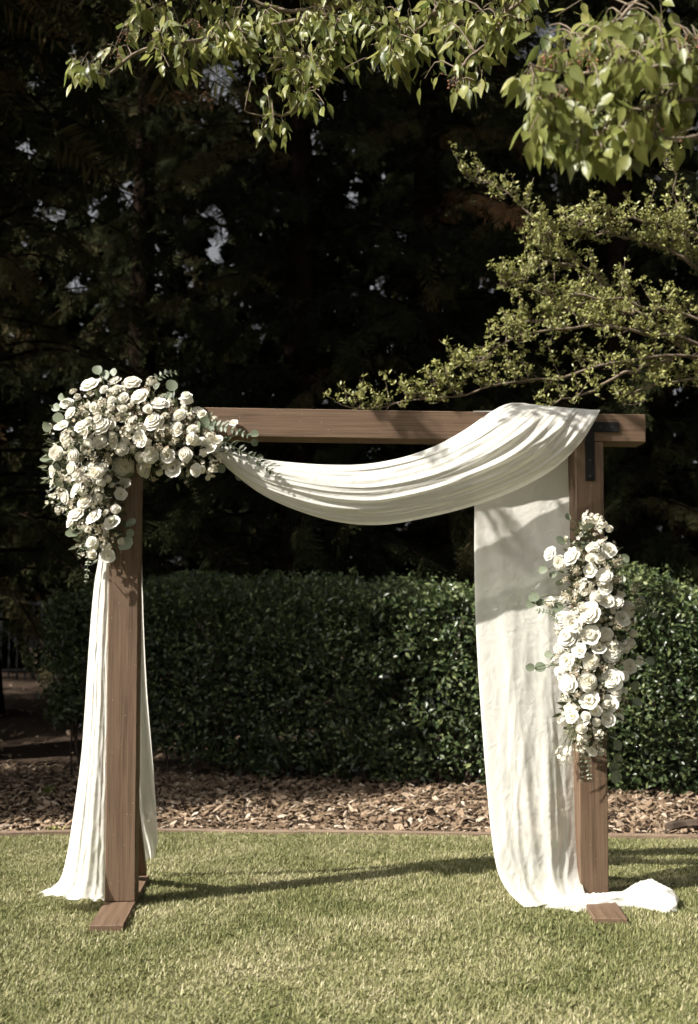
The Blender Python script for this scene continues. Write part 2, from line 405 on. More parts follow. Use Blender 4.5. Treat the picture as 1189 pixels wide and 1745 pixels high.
# bark mulch
def chips(n, xr, yr, smin, smax, seed):
    r = np.random.default_rng(seed)
    x = r.uniform(*xr, n); y = r.uniform(0, 1, n); y0 = edge_y(x) + 0.035; y = y0 + (yr - y0) * y ** 1.15
    pos = np.stack([x, y, terrain(x, y) + r.uniform(0.0, 0.03, n)], -1)
    az = r.uniform(0, 6.283, n); tilt = r.normal(0, 0.45, n)
    d = np.stack([np.cos(az), np.sin(az), np.sin(tilt)], -1); nn = np.stack([r.normal(0, .5, n), r.normal(0, .5, n), np.ones(n)], -1)
    s = smin + (smax - smin) * r.uniform(0, 1, n) ** 1.7
    sc = np.stack([s * r.uniform(.18, .6, n), s, s * r.uniform(.05, .12, n)], -1)
    return pos, basis(d, nn), sc, np.clip(r.normal(0.45, 0.26, n), 0, 1)
mb = Bag()
for v in range(5):
    r = np.random.default_rng(50 + v); k = 6
    th = np.arange(6) * 1.047 + r.uniform(-.35, .35, 6); rad = r.uniform(.30, .62, k)
    ring = np.stack([np.cos(th) * rad, np.sin(th) * rad, 0 * th], -1)
    T = np.concatenate([ring + (0, 0, -.5), ring * r.uniform(.75, 1.0, (k, 1)) + np.stack([0 * th, 0 * th, r.uniform(.2, .7, k)], -1)])
    j = np.arange(k); q = np.stack([j, (j + 1) % k, (j + 1) % k + k, j + k], -1)
    polys = [q, np.arange(k, 2 * k)[None]]
    mb.scatter(T, polys, *chips(5800, (-5.5, 5.5), 10.6, 0.018, 0.100, 60 + v))
    mb.scatter(T, polys, *chips(700, (-9, 9), 15.5, 0.05, 0.11, 70 + v))
link('bark_mulch', mb.mesh('bark_mulch', False), M['chip'], kind='stuff', label='sunlit bark chip mulch bed in front of the hedge', cat='mulch')

# ------------------------------------------------------------------ arch
AO = np.array((-1.018, 4.89, 0.0)); AA = R(4.26); SPAN = 2.152
ca, sa = math.cos(AA), math.sin(AA)
def A(x, y, z): return np.array((AO[0] + x * ca - y * sa, AO[1] + x * sa + y * ca, z))
def dfront(px):                      # depth of the arch's front plane under a photo column
    u = (px - W0 / 2) / FPX
    t = (AO[1] - AO[0] * sa / ca) / (1 - u * sa / ca)
    return t
arch = thing('wedding_arch', 'brown stained timber wedding arch of two posts and a crossbeam on the lawn', 'arch', tuple(AO), AA)
PW, FT, ZB, ZT = 0.134, 0.042, 2.136, 2.269
def part_box(name, lo, hi, mat, parent, bev=0.004, label=None):
    b = Bag(); b.box(lo, hi, bev); return link(name, b.mesh(name, False), mat, parent, label=label)
for k, x in enumerate((0.0, SPAN)):
    part_box('post', (x - PW / 2, 0, FT + 0.001), (x + PW / 2, PW, ZB - 0.002), M['wood_z'], arch)
    b = Bag(); b.box((-PW / 2 - 0.003, -0.40 - .05 * k, 0.004), (PW / 2 + 0.003, 0.56, FT), .004)
    o = link('foot', b.mesh('foot', False), M['wood_y'], arch); o.location = (x, 0, 0); o.rotation_euler = (0, 0, -R(8.5) * k)
    # diagonal brace behind the post
    b = Bag(); b.box((x - 0.064, 0, -0.02), (x + 0.064, 0.50, 0.02), 0.003)
    o = link('brace', b.mesh('brace', False), M['wood_y'], arch)
    o.location = (0, PW + 0.002, 0.43); o.rotation_euler = (-R(46), 0, 0)
beam = part_box('crossbeam', (-PW / 2 - 0.2, 0, ZB), (SPAN + PW / 2 + 0.205, PW, ZT), M['wood_x'], arch)
for x, sgn in ((SPAN, 1), (0.0, -1)):
    b = Bag()
    b.box((x - 0.022, -0.006, ZB - 0.185), (x + 0.022, 0.001, ZB + 0.095), 0.0015)
    b.box((x - 0.022 if sgn > 0 else x - 0.14, -0.0085, ZB + 0.045), (x + 0.14 if sgn > 0 else x + 0.022, -0.0005, ZB + 0.0925), 0.0015)
    br = link('corner_bracket', b.mesh('corner_bracket', False), M['iron'], arch, label='flat black iron corner bracket')
    for q in ((x, ZB - .165), (x, ZB - .09), (x + .05 * sgn, ZB + .068), (x + .105 * sgn, ZB + .068)):
        s = Bag(); th = np.arange(8) * math.pi / 4
        ring = np.stack([q[0] + .006 * np.cos(th), np.full(8, -.0075), q[1] + .006 * np.sin(th)], -1)
        ring2 = ring.copy(); ring2[:, 1] = -.0112; j = np.arange(8)
        s.add(np.concatenate([ring, ring2]), [np.stack([j, (j + 1) % 8, (j + 1) % 8 + 8, j + 8], -1), np.arange(8, 16)[None]])
        link('screw_head', s.mesh('screw_head', False), M['bolt'], br)

# ------------------------------------------------------------------ drapes
def cloth(name, G, parent):
    b = Bag(); b.grid(G); me = b.mesh(name)
    o = link(name, me, M['fabric'], parent)
    return o
def curve_px(rows, n):               # rows of (px, py, depth offset from the arch front)
    W = np.array([P(a, b_, dfront(a) + c) for a, b_, c in rows]); return catmull(W, n)

swag_root = thing('drape', 'ivory gauze cloth swagged across the crossbeam and falling beside the right post to the grass', 'drape', tuple(A(SPAN - .2, 0, 0)))
inv = np.array(swag_root.location)
# stations: top edge and bottom edge of the swag
ST = [((352, 742, -.03), (345, 758, -.03)), ((392, 764, -.05), (392, 802, -.05)), ((440, 781, -.05), (445, 842, -.05)), ((500, 789, -.04), (505, 870, -.04)),
      ((560, 793, -.03), (575, 890, -.03)), ((620, 792, -.02), (650, 895, -.02)), ((680, 782, -.02), (735, 881, -.02)), ((735, 764, -.02), (812, 861, -.03)),
      ((785, 738, -.02), (885, 833, -.04)), ((822, 713, -.025), (945, 798, -.05)), ((848, 697, -.03), (986, 758, -.05)), ((868, 689, -.012), (1010, 722, -.035)), ((888, 688, .03), (1021, 700, -.0))]
NU, NV = 200, 150
top = curve_px([s[0] for s in ST], NU); bot = curve_px([s[1] for s in ST], NU)
u = np.linspace(0, 1, NU)[:, None]; v = np.linspace(0, 1, NV)[None]
wid = np.linalg.norm(top - bot, axis=1)[:, None]
def ridges(v, u, rows, seed):
    """sum of soft folds: (position at u=0, at u=1, width, height, u range)"""
    h = 0 * (u + v)
    for k, (p0, p1, w, a_, u0, u1) in enumerate(rows):
        c_ = p0 + (p1 - p0) * u + .014 * vnoise(u * 3, u * 0 + k * 3.3, seed + k)
        f = smoothstep(u0 - .12, u0 + .08, u) * (1 - smoothstep(u1 - .08, u1 + .12, u))
        x_ = (v - c_) / w; h = h + a_ * f * np.where(x_ > 0, np.exp(-np.abs(x_) ** 1.6), np.exp(-np.abs(x_ * .62) ** 1.8))
    return h
FR = [(.02, .02, .06, .9, -.2, 1.2), (.17, .14, .05, .7, .1, .8), (.30, .22, .07, 1.0, -.2, 1.2), (.37, .40, .035, .5, .3, .75), (.52, .36, .08, 1.0, -.2, 1.2), (.60, .55, .03, .45, .05, .5), (.68, .52, .05, .7, .35, 1.2),
      (.80, .66, .07, .9, -.2, 1.2), (.86, .80, .03, .4, .4, 1.2), (.97, .97, .07, 1.0, -.2, 1.2), (.45, .30, .025, .35, .55, 1.2), (.25, .75, .03, .3, .6, 1.2), (.10, .06, .03, .4, .5, 1.2), (.9, .9, .03, .45, .6, 1.2)]
rc = np.random.default_rng(77)
for k in range(9):
    p_ = rc.uniform(.03, .97); u0_ = rc.uniform(0, .75); FR.append((p_, p_ + rc.normal(0, .06), rc.uniform(.008, .018), rc.uniform(.12, .30), u0_, u0_ + rc.uniform(.15, .45)))
fold = ridges(v, u, FR, 210)
vv = v + 0 * u
amp = 0.088 * wid * (0.6 + 0.4 * smoothstep(0.02, 0.35, u)) * (1 - 0.5 * smoothstep(.82, 1, u))
G = top[:, None] * (1 - vv[..., None]) + bot[:, None] * vv[..., None]
bul = 0.27 * wid * np.sin(math.pi * np.clip(v, 0, 1)) ** 0.8 * (1 - .85 * smoothstep(.72, 0.96, u))
fine = 0.010 * wid * vnoise(u * 14 + 0 * v, v * 18 + 0 * u, 22) + 0.007 * wid * vnoise(u * 9 + v * 4, v * 36 + 0 * u, 23)
G[..., 1] += -bul - amp * fold - fine
G[..., 2] -= 0.45 * amp * fold * np.sin(math.pi * v)
# over the top of the beam and down behind
last = G[-1].copy(); ext = []
x_l = (last[:, 0] - AO[0]) * ca + (last[:, 1] - AO[1]) * sa
ruf = 0.006 + 0.010 * np.abs(np.sin(np.linspace(0, 5 * math.pi, NV))) * np.linspace(1, .7, NV) + 0.022 * np.exp(-((np.linspace(0, 1, NV) - .15) / .22) ** 2)
for yy, zz in ((0.035, ZT + .004), (0.08, ZT + .004), (0.125, ZT + .002), (0.152, ZT - .012), (0.158, ZT - 0.06), (0.16, ZT - .16)):
    row = np.array([A(xx, yy, zz) for xx in x_l]); row[:, 2] += ruf * (1 if zz > ZT - .02 else 0.2)
    ext.append(row)
G[-1, :, 2] = np.maximum(G[-1, :, 2], ZT + ruf)
G = np.concatenate([G, np.array(ext)])
cloth('swag', G - inv, swag_root)

# falling panel beside the right post
LE = [(806, 700, .17), (808, 862, .16), (808, 950, .15), (810, 1050, .14), (815, 1150, .12), (822, 1250, .09), (830, 1350, .04), (838, 1430, -.02), (848, 1485, -.07), (866, 1520, -.11), (892, 1546, -.14)]
RE = [(984, 700, .17), (977, 780, .14), (978, 860, .12), (979, 950, .11), (981, 1050, .11), (983, 1150, .11), (985, 1260, .11), (987, 1350, .10), (989, 1440, .08), (990, 1495, .03), (1000, 1532, -.08)]
NV2, NU2 = 170, 90
le, re = curve_px(LE, NV2), curve_px(RE, NV2)
s = np.linspace(0, 1, NU2)[None]; t = np.linspace(0, 1, NV2)[:, None]
G = le[:, None] * (1 - s[..., None]) + re[:, None] * s[..., None]
low = smoothstep(.15, .7, t)
FR = [(.03, .05, .05, .5, -.2, 1.2), (.16, .12, .05, .35, .35, 1.2), (.42, .24, .06, .8, .32, 1.2), (.52, .40, .045, .7, .42, .95), (.62, .58, .05, .9, .5, 1.2), (.70, .72, .04, .55, .3, .8), (.82, .86, .05, .8, .28, 1.2), (.97, .97, .05, .6, -.2, 1.2),
      (.30, .50, .03, .5, .55, .85), (.75, .55, .03, .5, .6, .9), (.9, .66, .03, .45, .62, 1.0), (.25, .33, .05, .4, .1, .45), (.66, .6, .07, .35, .05, .4)]
FR = [(a_, b_, w_ * 1.5, h_, q0, q1) for a_, b_, w_, h_, q0, q1 in FR]
dy = -0.019 * ridges(s, t, FR, 310) * (1 - .45 * smoothstep(.75, 1, s))
for k_, (sc1, sc2, am) in enumerate(((4, 6, .0032), (7, 10, .0022), (12, 18, .0012))):
    w = vnoise(s * sc1 + t * sc1 * 1.4, t * sc2 - s * sc1 * .6, 33 + k_); w2 = vnoise(s * sc1 - t * sc1 * 1.8, t * sc2 * .8 + s * sc1, 43 + k_)
    dy = dy - am * (.15 + .85 * smoothstep(.3, .55, t)) * ((1 - np.abs(w)) ** 3 + (1 - np.abs(w2)) ** 3)
ph = s * 2
edge = np.sin(math.pi * np.clip(s, 0, 1)) ** 0.35
G[..., 1] += dy * edge * np.minimum(1, t * 8)
G[..., 0] += 0.012 * low * np.sin(2 * math.pi * ph) * edge
# last rows tuck under at the ground
tuck = []
for k, (dyy, zz) in enumerate(((0.02, .018), (0.07, .010), (0.14, .008))):
    row = G[-1].copy(); row[:, 1] += dyy; row[:, 2] = zz + 0.004 * vnoise(s[0] * 9, s[0] * 0 + k, 35); tuck.append(row)
G = np.concatenate([G, np.array(tuck)])
cloth('hanging_panel', G - inv, swag_root)

# train swept along the ground past the foot
TR = [(930, 1549, -.14), (965, 1541, -.15), (1000, 1538, -.14), (1035, 1538, -.12), (1070, 1533, -.09), (1100, 1525, -.06), (1128, 1520, -.05), (1148, 1526, -.05)]
NT = 90
c = curve_px(TR, NT); c[:, 2] = 0
tt = np.linspace(0, 1, NT)[:, None]; th = np.linspace(-.15, math.pi + .15, 46)[None]
hh = smoothstep(-.05, .2, tt) * (0.054 + 0.030 * np.exp(-((tt - .78) / .14) ** 2) - 0.035 * smoothstep(.9, 1, tt) + .012 * vnoise(tt * 9, tt * 0, 45)); ww = (0.03 + .97 * smoothstep(-.02, .22, tt)) * (0.065 + 0.13 * smoothstep(.5, .82, tt) - 0.12 * smoothstep(.86, 1, tt))
rip = 1 + 0.14 * vnoise(tt * 5 + th * .8, th * 1.6 + tt * 4, 41) + 0.20 * (1 - np.abs(vnoise(tt * 3 + th * .7, th * 3.0 + tt * 6, 42))) ** 3 + .13 * (1 - np.abs(vnoise(tt * 5 + th * .5, th * 4.0 - tt * 7, 47))) ** 3
G = np.zeros((NT, 46, 3))
G[..., 0] = c[:, 0:1] + 0.012 * vnoise(tt * 8 + 0 * th, th * 2 + 0 * tt, 44)
G[..., 1] = c[:, 1:2] - ww * np.cos(th) * rip
G[..., 2] = 0.012 + np.maximum(hh, .012) * np.clip(np.sin(th), -.1, 1) * rip
cloth('train', G - inv, swag_root)

left_root = thing('drape', 'ivory gauze cloth gathered under the flowers and hanging around the left post', 'drape', tuple(A(-.15, 0, 0)))
inv = np.array(left_root.location)
LE = [(172, 900, .03), (168, 950, .05), (160, 1000, .07), (153, 1080, .08), (148, 1150, .08), (143, 1230, .09), (137, 1300, .085), (126, 1380, .075), (115, 1450, .06), (104, 1494, .045), (88, 1512, .01), (70, 1522, -.005)]
RE = [(196, 900, .0), (190, 950, .03), (189, 1000, .04), (187, 1080, .04), (186, 1150, .035), (185, 1230, .04), (183, 1300, .035), (181, 1380, .025), (180, 1450, .012), (179, 1500, .0), (178, 1524, -.02), (177, 1538, -.045)]
NV3, NU3 = 150, 80
le, re = curve_px(LE, NV3), curve_px(RE, NV3)
s = np.linspace(0, 1, NU3)[None]; t = np.linspace(0, 1, NV3)[:, None]
G = le[:, None] * (1 - s[..., None]) + re[:, None] * s[..., None]
wid = np.linalg.norm(le - re, axis=1)[:, None]
ph = s * 1.4
FR = [(.08, .10, .10, .8, -.2, 1.2), (.36, .30, .10, .9, -.2, 1.2), (.52, .50, .05, .4, .3, .9), (.70, .66, .10, 1.0, .05, 1.2), (.93, .95, .06, .7, -.2, 1.2), (.22, .18, .04, .35, .5, 1.2), (.8, .82, .04, .4, .45, 1.2)]
G[..., 1] += -0.12 * wid * ridges(s, t, FR, 510) * np.sin(math.pi * s) ** .5 - 0.10 * wid * np.sin(math.pi * s)
G[..., 1] -= (0.0026 * (1 - np.abs(vnoise(s * 4 + t * 6, t * 12 - s * 3, 52))) ** 3 + .002 * (1 - np.abs(vnoise(s * 6 - t * 9, t * 16 + s * 4, 54))) ** 3) * smoothstep(0, .2, t)
G[..., 0] += 0.03 * wid * np.sin(2 * math.pi * ph) * np.sin(math.pi * s)
pud = smoothstep(.90, 1, t)
hem = vnoise(s * 5, s * 0 + 3.1 + 0 * t, 53) + .6 * vnoise(s * 11, s * 0 + 1.7 + 0 * t, 56)
G[..., 1] -= pud ** 1.5 * (0.03 + 0.030 * hem) * np.sin(math.pi * np.clip(s * .9 + .1, 0, 1)) ** .5
G[..., 0] += pud * 0.018 * vnoise(s * 7 + 9, t * 14, 58) * (1 - s)
G[..., 2] += pud * (.014 + 0.012 * vnoise(s * 13, t * 40 + 0 * s, 59))
G[..., 2] = np.maximum(G[..., 2], 0.014 + .012 * (1 + hem))
cloth('front_panel', G - inv, left_root)
LE = [(205, 840, .16), (205, 1000, .19), (203, 1150, .26), (202, 1300, .40), (207, 1400, .52), (226, 1448, .56), (244, 1468, .57)]
RE = [(240, 840, .16), (243, 1000, .19), (250, 1160, .26), (261, 1300, .40), (267, 1390, .52), (268, 1430, .56), (263, 1460, .57)]
le, re = curve_px(LE, 90), curve_px(RE, 90)
s = np.linspace(0, 1, 30)[None]; t = np.linspace(0, 1, 90)[:, None]
G = le[:, None] * (1 - s[..., None]) + re[:, None] * s[..., None]
G[..., 1] += .014 * np.cos(2 * math.pi * (s * 2.2 + .2 * np.sin(t * 4))) * np.minimum(1, t * 4)
cloth('rear_panel', G - inv, left_root)

# ------------------------------------------------------------------ flowers
def petal_grid(phi, w, Rr, z0, z1, curl, rbase=None, n=5, spiral=.03, ruffle=0.0, seed=0):
    s = np.linspace(-1, 1, n)[None]; t = np.linspace(0, 1, n)[:, None]
    te = t * (1 - .22 * s ** 2)
    rbase = max(.02, Rr * .62) if rbase is None else rbase
    r = rbase + (Rr - rbase) * np.sin(np.minimum(te * 1.15, 1) * math.pi / 2) ** .8 + spiral * s
    r = r + curl * smoothstep(.7, 1, te)
    z = z0 + (z1 - z0) * te ** 1.3 - 0.6 * curl * smoothstep(.75, 1, te)
    a = phi + s * w * (.55 + .45 * np.sin(te * math.pi * .6))
    if ruffle: z = z + ruffle * np.sin(s * 7 + seed) * te ** 2
    return np.stack([r * np.cos(a), r * np.sin(a), z + 0 * s], -1)
def bloom_parts(kind, seed):
    """returns (inner Bag, list of outer petal grids)"""
    r = np.random.default_rng(seed); b = Bag(); outer = []
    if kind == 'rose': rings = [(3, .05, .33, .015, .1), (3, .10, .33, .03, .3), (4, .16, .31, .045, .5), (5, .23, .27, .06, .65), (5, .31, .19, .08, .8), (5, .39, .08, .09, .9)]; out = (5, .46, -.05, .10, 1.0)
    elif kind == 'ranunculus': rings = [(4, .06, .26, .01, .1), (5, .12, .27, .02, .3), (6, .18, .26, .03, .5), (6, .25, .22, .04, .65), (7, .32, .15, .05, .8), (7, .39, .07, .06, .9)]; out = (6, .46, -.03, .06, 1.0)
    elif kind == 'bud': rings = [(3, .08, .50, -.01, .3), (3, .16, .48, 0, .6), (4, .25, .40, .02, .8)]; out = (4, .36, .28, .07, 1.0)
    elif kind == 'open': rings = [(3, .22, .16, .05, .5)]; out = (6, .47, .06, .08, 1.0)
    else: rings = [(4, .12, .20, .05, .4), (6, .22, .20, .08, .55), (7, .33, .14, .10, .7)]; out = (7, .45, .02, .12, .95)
    a = r.uniform(0, 6)
    for (n, Rr, z1, curl, var) in rings:
        a += r.uniform(.4, .9)
        for k in range(n):
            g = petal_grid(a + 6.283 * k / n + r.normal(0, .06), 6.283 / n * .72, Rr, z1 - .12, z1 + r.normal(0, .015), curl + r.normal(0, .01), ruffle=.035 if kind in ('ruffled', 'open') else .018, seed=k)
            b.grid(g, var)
    if kind == 'open':
        m = 14; pos = np.stack([r.normal(0, .06, m), r.normal(0, .06, m), r.uniform(-.05, .12, m)], -1)
        T = np.array([(-.02, 0, -.2), (.02, 0, -.2), (.02, 0, .05), (-.02, 0, .05)]); b.scatter(T, [np.array([[0, 1, 2, 3]])], pos, np.repeat(np.eye(3)[None], m, 0), np.ones(m), np.full(m, .0))
    n, Rr, z1, curl, var = out; a += .6
    for k in range(n):
        outer.append(petal_grid(rbase=.06 if kind == 'open' else None, phi=6.283 * k / n + a + r.normal(0, .05), w=6.283 / n * .66, Rr=Rr + r.normal(0, .015), z0=z1 - .20, z1=z1 + r.normal(0, .03), curl=curl + r.normal(0, .02), ruffle=.04 if kind in ('ruffled', 'open') else .03, seed=k + seed))
    if kind != 'open':                       # heart of the bloom under the petals
        ct = max(q[2] for q in rings) - .045; uu = np.linspace(0, 1, 6)[:, None]; aa = np.linspace(0, 6.283, 11)[None]; rr_ = .40 * np.sin(uu * 1.571)
        b.grid(np.stack([rr_ * np.cos(aa), rr_ * np.sin(aa), ct - (ct + .16) * (1 - np.cos(uu * 1.571)) + 0 * aa], -1), .6)
    # calyx
    th = np.arange(6) * math.pi / 3
    b.add(np.concatenate([np.stack([.14 * np.cos(th), .14 * np.sin(th), 0 * th - .18], -1), np.array([[0, 0, -.34]])]), [np.array([[i, (i + 1) % 6, 6] for i in range(6)])], .1)
    return b, outer
BL = {}
for kind in ('rose', 'ranunculus', 'bud', 'open', 'ruffled'):
    BL[kind] = []
    for v in range(3):
        b, outer = bloom_parts(kind, 11 * v + len(kind))
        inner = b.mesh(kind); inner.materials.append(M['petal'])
        pet = []
        for g in outer:
            pb = Bag(); pb.grid(g, 1.0); pm = pb.mesh('petal'); pm.materials.append(M['petal']); pet.append(pm)
            b.grid(g, 1.0)
        full = b.mesh(kind); full.materials.append(M['petal'])
        BL[kind].append((inner, pet, full))
# filler: dome of tiny florets
FIL = []
for v in range(4):
    r = np.random.default_rng(300 + v); b = Bag(); m = 26
    th = r.uniform(0, 6.283, m); ph_ = np.arccos(r.uniform(.05, 1, m)); q = np.stack([np.sin(ph_) * np.cos(th), np.sin(ph_) * np.sin(th), np.cos(ph_)], -1)
    pos = q * r.uniform(.34, .5, (m, 1)) - (0, 0, .15)
    rad = .11; k5 = np.arange(5) * 6.283 / 5
    T = [(0, 0, 0)]
    for a_ in k5: T += [(rad * math.cos(a_ - .45), .0 + rad * math.sin(a_ - .45), .02), (rad * 1.25 * math.cos(a_), rad * 1.25 * math.sin(a_), .05), (rad * math.cos(a_ + .45), rad * math.sin(a_ + .45), .02)]
    T = np.array(T); F = np.array([[0, 1 + 3 * i, 2 + 3 * i, 3 + 3 * i] for i in range(5)])
    ref = norm(r.normal(0, 1, (m, 3))); xx = norm(np.cross(q, ref)); rot = np.stack([xx, np.cross(q, xx), q], -1)
    b.scatter(T, [F], pos, rot, r.uniform(.7, 1.2, m), np.clip(r.normal(.8, .2, m), 0, 1))
    for p in pos[::2]: b.tube([p, p * .3 - (0, 0, .35)], .012, 3, .15, False)
    me = b.mesh('filler_blossom', False); me.materials.append(M['filler']); FIL.append(me)
SPR = []
for v in range(3):                       # beige dried spray of tiny bracts
    r = np.random.default_rng(330 + v); b = Bag()
    for j in range(7):
        tip = np.array((r.normal(0, .28), r.normal(0, .28), r.uniform(.1, .5)))
        b.tube(catmull([(0, 0, -.5), tip * .5 + (0, 0, -.1), tip], 4), .010, 3, .2, False)
        m = 9; pos = tip * r.uniform(.45, 1.05, (m, 1)) + r.normal(0, .07, (m, 3))
        T = np.array([(0, 0, 0), (.045, .04, .03), (0, .11, 0), (-.045, .04, .03)])
        b.scatter(T, [np.array([[0, 1, 2, 3]])], pos, basis(norm(r.normal(0, 1, (m, 3))), norm(r.normal(0, 1, (m, 3)))), r.uniform(.7, 1.3, m), np.clip(r.normal(.4, .25, m), 0, 1))
    me = b.mesh('dried_sprig', False); me.materials.append(M['filler']); SPR.append(me)
# silver dollar leaf
def round_leaf(v):
    r = np.random.default_rng(360 + v); b = Bag(); n = 9
    th = np.linspace(0, 6.283, n, endpoint=False); rad = .5 * (1 + r.normal(0, .03, n))
    ring = np.stack([rad * np.sin(th) * .92, .5 - rad * np.cos(th), .10 * np.abs(np.sin(th)) + r.normal(0, .02, n)], -1)
    V = np.concatenate([ring, [[0, .5, 0.0]]]); F = np.array([[i, (i + 1) % n, n] for i in range(n)])
    b.add(V, [F], .5); b.tube([(0, .02, 0), (0, -.35, .02)], .018, 3, .3, False)
    me = b.mesh('eucalyptus_leaf'); me.materials.append(M['euc']); return me
RL = [round_leaf(v) for v in range(3)]
LT = np.array([(0, 0, 0), (-.16, .3, .05), (-.17, .55, .06), (0, 1, 0), (.17, .55, .06), (.16, .3, .05), (0, .45, -.01)])
LF = [np.array([[0, 6, 2, 1], [6, 3, 3, 2], [0, 5, 4, 6], [6, 4, 3, 3]])]
LTRI = [np.array([[0, 6, 1], [1, 6, 2], [2, 6, 3], [0, 5, 6], [5, 4, 6], [4, 3, 6]])]

def set_dir(o, pos, face, size, spin):
    z = Vector(face).normalized(); q = z.to_track_quat('Z', 'Y')
    o.matrix_local = Matrix.Translation(Vector(pos)) @ q.to_matrix().to_4x4() @ Matrix.Rotation(spin, 4, 'Z') @ Matrix.Diagonal((size, size, size, 1))

def medial(axis_pts, px, py):
    pts = np.array(axis_pts, float); best = None
    for a_, b_ in zip(pts[:-1], pts[1:]):
        dd = b_ - a_; tt_ = np.clip(np.dot((px, py) - a_, dd) / np.dot(dd, dd), 0, 1); q = a_ + tt_ * dd
        ds = math.hypot(px - q[0], py - q[1])
        if best is None or ds < best[0]: best = (ds, q)
    return best

def arrangement(root, crop, scale, axis, radius, blooms, leaves, fill_n, depth0, thick, seed):
    r = np.random.default_rng(seed); base = np.array(root.location)
    names = {'rose': 'rose', 'ranunculus': 'ranunculus', 'bud': 'rosebud', 'open': 'open_blossom', 'ruffled': 'ruffled_blossom'}
    def place(px, py, push=0.0):
        ds, q = medial(axis, px, py); k = min(ds / radius, 1.0)
        d = dfront(px) + depth0 - thick * math.sqrt(max(0, 1 - k * k)) - push
        out = np.array(((px - q[0]) / radius, 0, -(py - q[1]) / radius))
        return P(px, py, d), out, d
    for (cx_, cy_, dm, kind) in blooms:
        px, py = crop[0] + cx_ / scale, crop[1] + cy_ / scale
        pos, out, d = place(px, py, r.uniform(-.015, .02))
        size = dm / scale / FPX * d * r.uniform(.9, 1.14)
        face = np.array((-.42, -1.0, .36)) + 0.75 * out + r.normal(0, .34, 3) * (1, .2, 1)
        if kind in 'ws':
            me = (FIL if kind == 'w' else SPR)[r.integers(0, 3)]
            o = link('filler_blossom' if kind == 'w' else 'dried_sprig', me, None, root); set_dir(o, pos - base, face, size * 1.15, r.uniform(0, 6)); continue
        if kind == 'r' and dm < 95: kind = 'rrnnbfffo'[r.integers(0, 9)]
        kd = {'r': 'rose', 'n': 'ranunculus', 'b': 'bud', 'o': 'open', 'f': 'ruffled'}[kind]
        inner, pet, full = BL[kd][r.integers(0, 3)]
        big = dm / scale > 24
        o = link(names[kd], inner if big else full, None, root)
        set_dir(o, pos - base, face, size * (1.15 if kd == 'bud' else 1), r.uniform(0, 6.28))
        if big:
            for pm in pet: link('petal', pm, None, o)
    for k in range(int(len(blooms) * 1.0)):
        a_ = blooms[r.integers(0, len(blooms))]; px, py = crop[0] + (a_[0] + r.normal(0, 42)) / scale, crop[1] + (a_[1] + r.normal(0, 42)) / scale
        if medial(axis, px, py)[0] > radius * 1.02: continue
        pos, out, d = place(px, py, r.uniform(-.03, .01)); kk_ = 'wwwwsbbon'[r.integers(0, 9)]; size = r.uniform(26, 52) / scale / FPX * d * 1.1
        face = np.array((-.42, -1.0, .36)) + .75 * out + r.normal(0, .4, 3)
        nm, me = {'w': ('filler_blossom', FIL[k % 4]), 's': ('dried_sprig', SPR[k % 3]), 'b': ('rosebud', BL['bud'][k % 3][2]), 'o': ('open_blossom', BL['open'][k % 3][2]), 'n': ('ranunculus', BL['ranunculus'][k % 3][2])}[kk_]
        o = link(nm, me, None, root); set_dir(o, pos - base, face, size * (1.3 if kk_ in 'ws' else 1), r.uniform(0, 6))
    st = Bag(); core = Bag()
    for (cx_, cy_, dm, var) in leaves:
        px, py = crop[0] + cx_ / scale, crop[1] + cy_ / scale
        pos, out, d = place(px, py, .01)
        ds, q = medial(axis, px, py); q = q + (np.array((px, py)) - q) * .35
        inn = P(q[0], q[1], dfront(q[0]) + depth0 - thick * .4)
        size = dm / scale / FPX * d
        me = RL[r.integers(0, 3)]
        o = link('eucalyptus_leaf', me, None, root)
        dirv = norm(pos - inn); face = np.array((-.25, -1, .2)) + r.normal(0, .35, 3)
        rot = basis(dirv[None], face[None])[0]
        o.matrix_local = Matrix.Translation(Vector(pos - base - rot[:, 1] * size * .5)) @ Matrix([list(x) for x in rot]).to_4x4() @ Matrix.Diagonal((size, size, size, 1))
        mid = (pos + inn) / 2 + (0, 0, .015)
        st.tube(catmull([inn - base, mid - base, pos - base - rot[:, 1] * size * .5], 6), .0018, 4, .3, False)
    # leafy greenery filling the inside of the arrangement
    n = fill_n; k = r.integers(0, len(axis) - 1, n); f = r.uniform(0, 1, n)
    ax = np.array(axis, float); seg = np.linalg.norm(np.diff(ax, axis=0), axis=1); cum = np.concatenate([[0], np.cumsum(seg)]) / seg.sum()
    g = r.uniform(0, 1, n); cxp = np.stack([np.interp(g, cum, ax[:, 0]), np.interp(g, cum, ax[:, 1])], -1)
    th = r.uniform(0, 6.283, n); rr = radius * np.sqrt(r.uniform(0, 1, n)) * r.uniform(.75, 1.12, n) * np.where(cxp[:, 1] > 850, .7, 1.0)
    q = cxp + np.stack([np.cos(th), np.sin(th)], -1) * rr[:, None]
    pos = np.array([P(a_[0], a_[1], dfront(a_[0]) + depth0 + .02 - thick * math.sqrt(max(0, 1 - (ra / radius) ** 2)) * r.uniform(.1, .93)) for a_, ra in zip(q, rr)])
    dirs = np.stack([np.cos(th) + r.normal(0, .5, n), r.normal(-.4, .5, n), -np.sin(th) + r.normal(0, .5, n)], -1)
    st.scatter(LT, LTRI, pos - base, basis(dirs, r.normal(0, .5, (n, 3)) + (-.2, -1, .5)), r.uniform(.022, .055, n), np.clip(r.normal(.4, .25, n), 0, 1))
    link('greenery', st.mesh('greenery'), M['green'], root, kind='stuff')
    # small white florets tucked between
    wf = Bag(); n2 = fill_n // 2
    T = FIL_T; kk = r.integers(0, n, n2)
    p2 = pos[kk] - base + (0, -.03, 0)
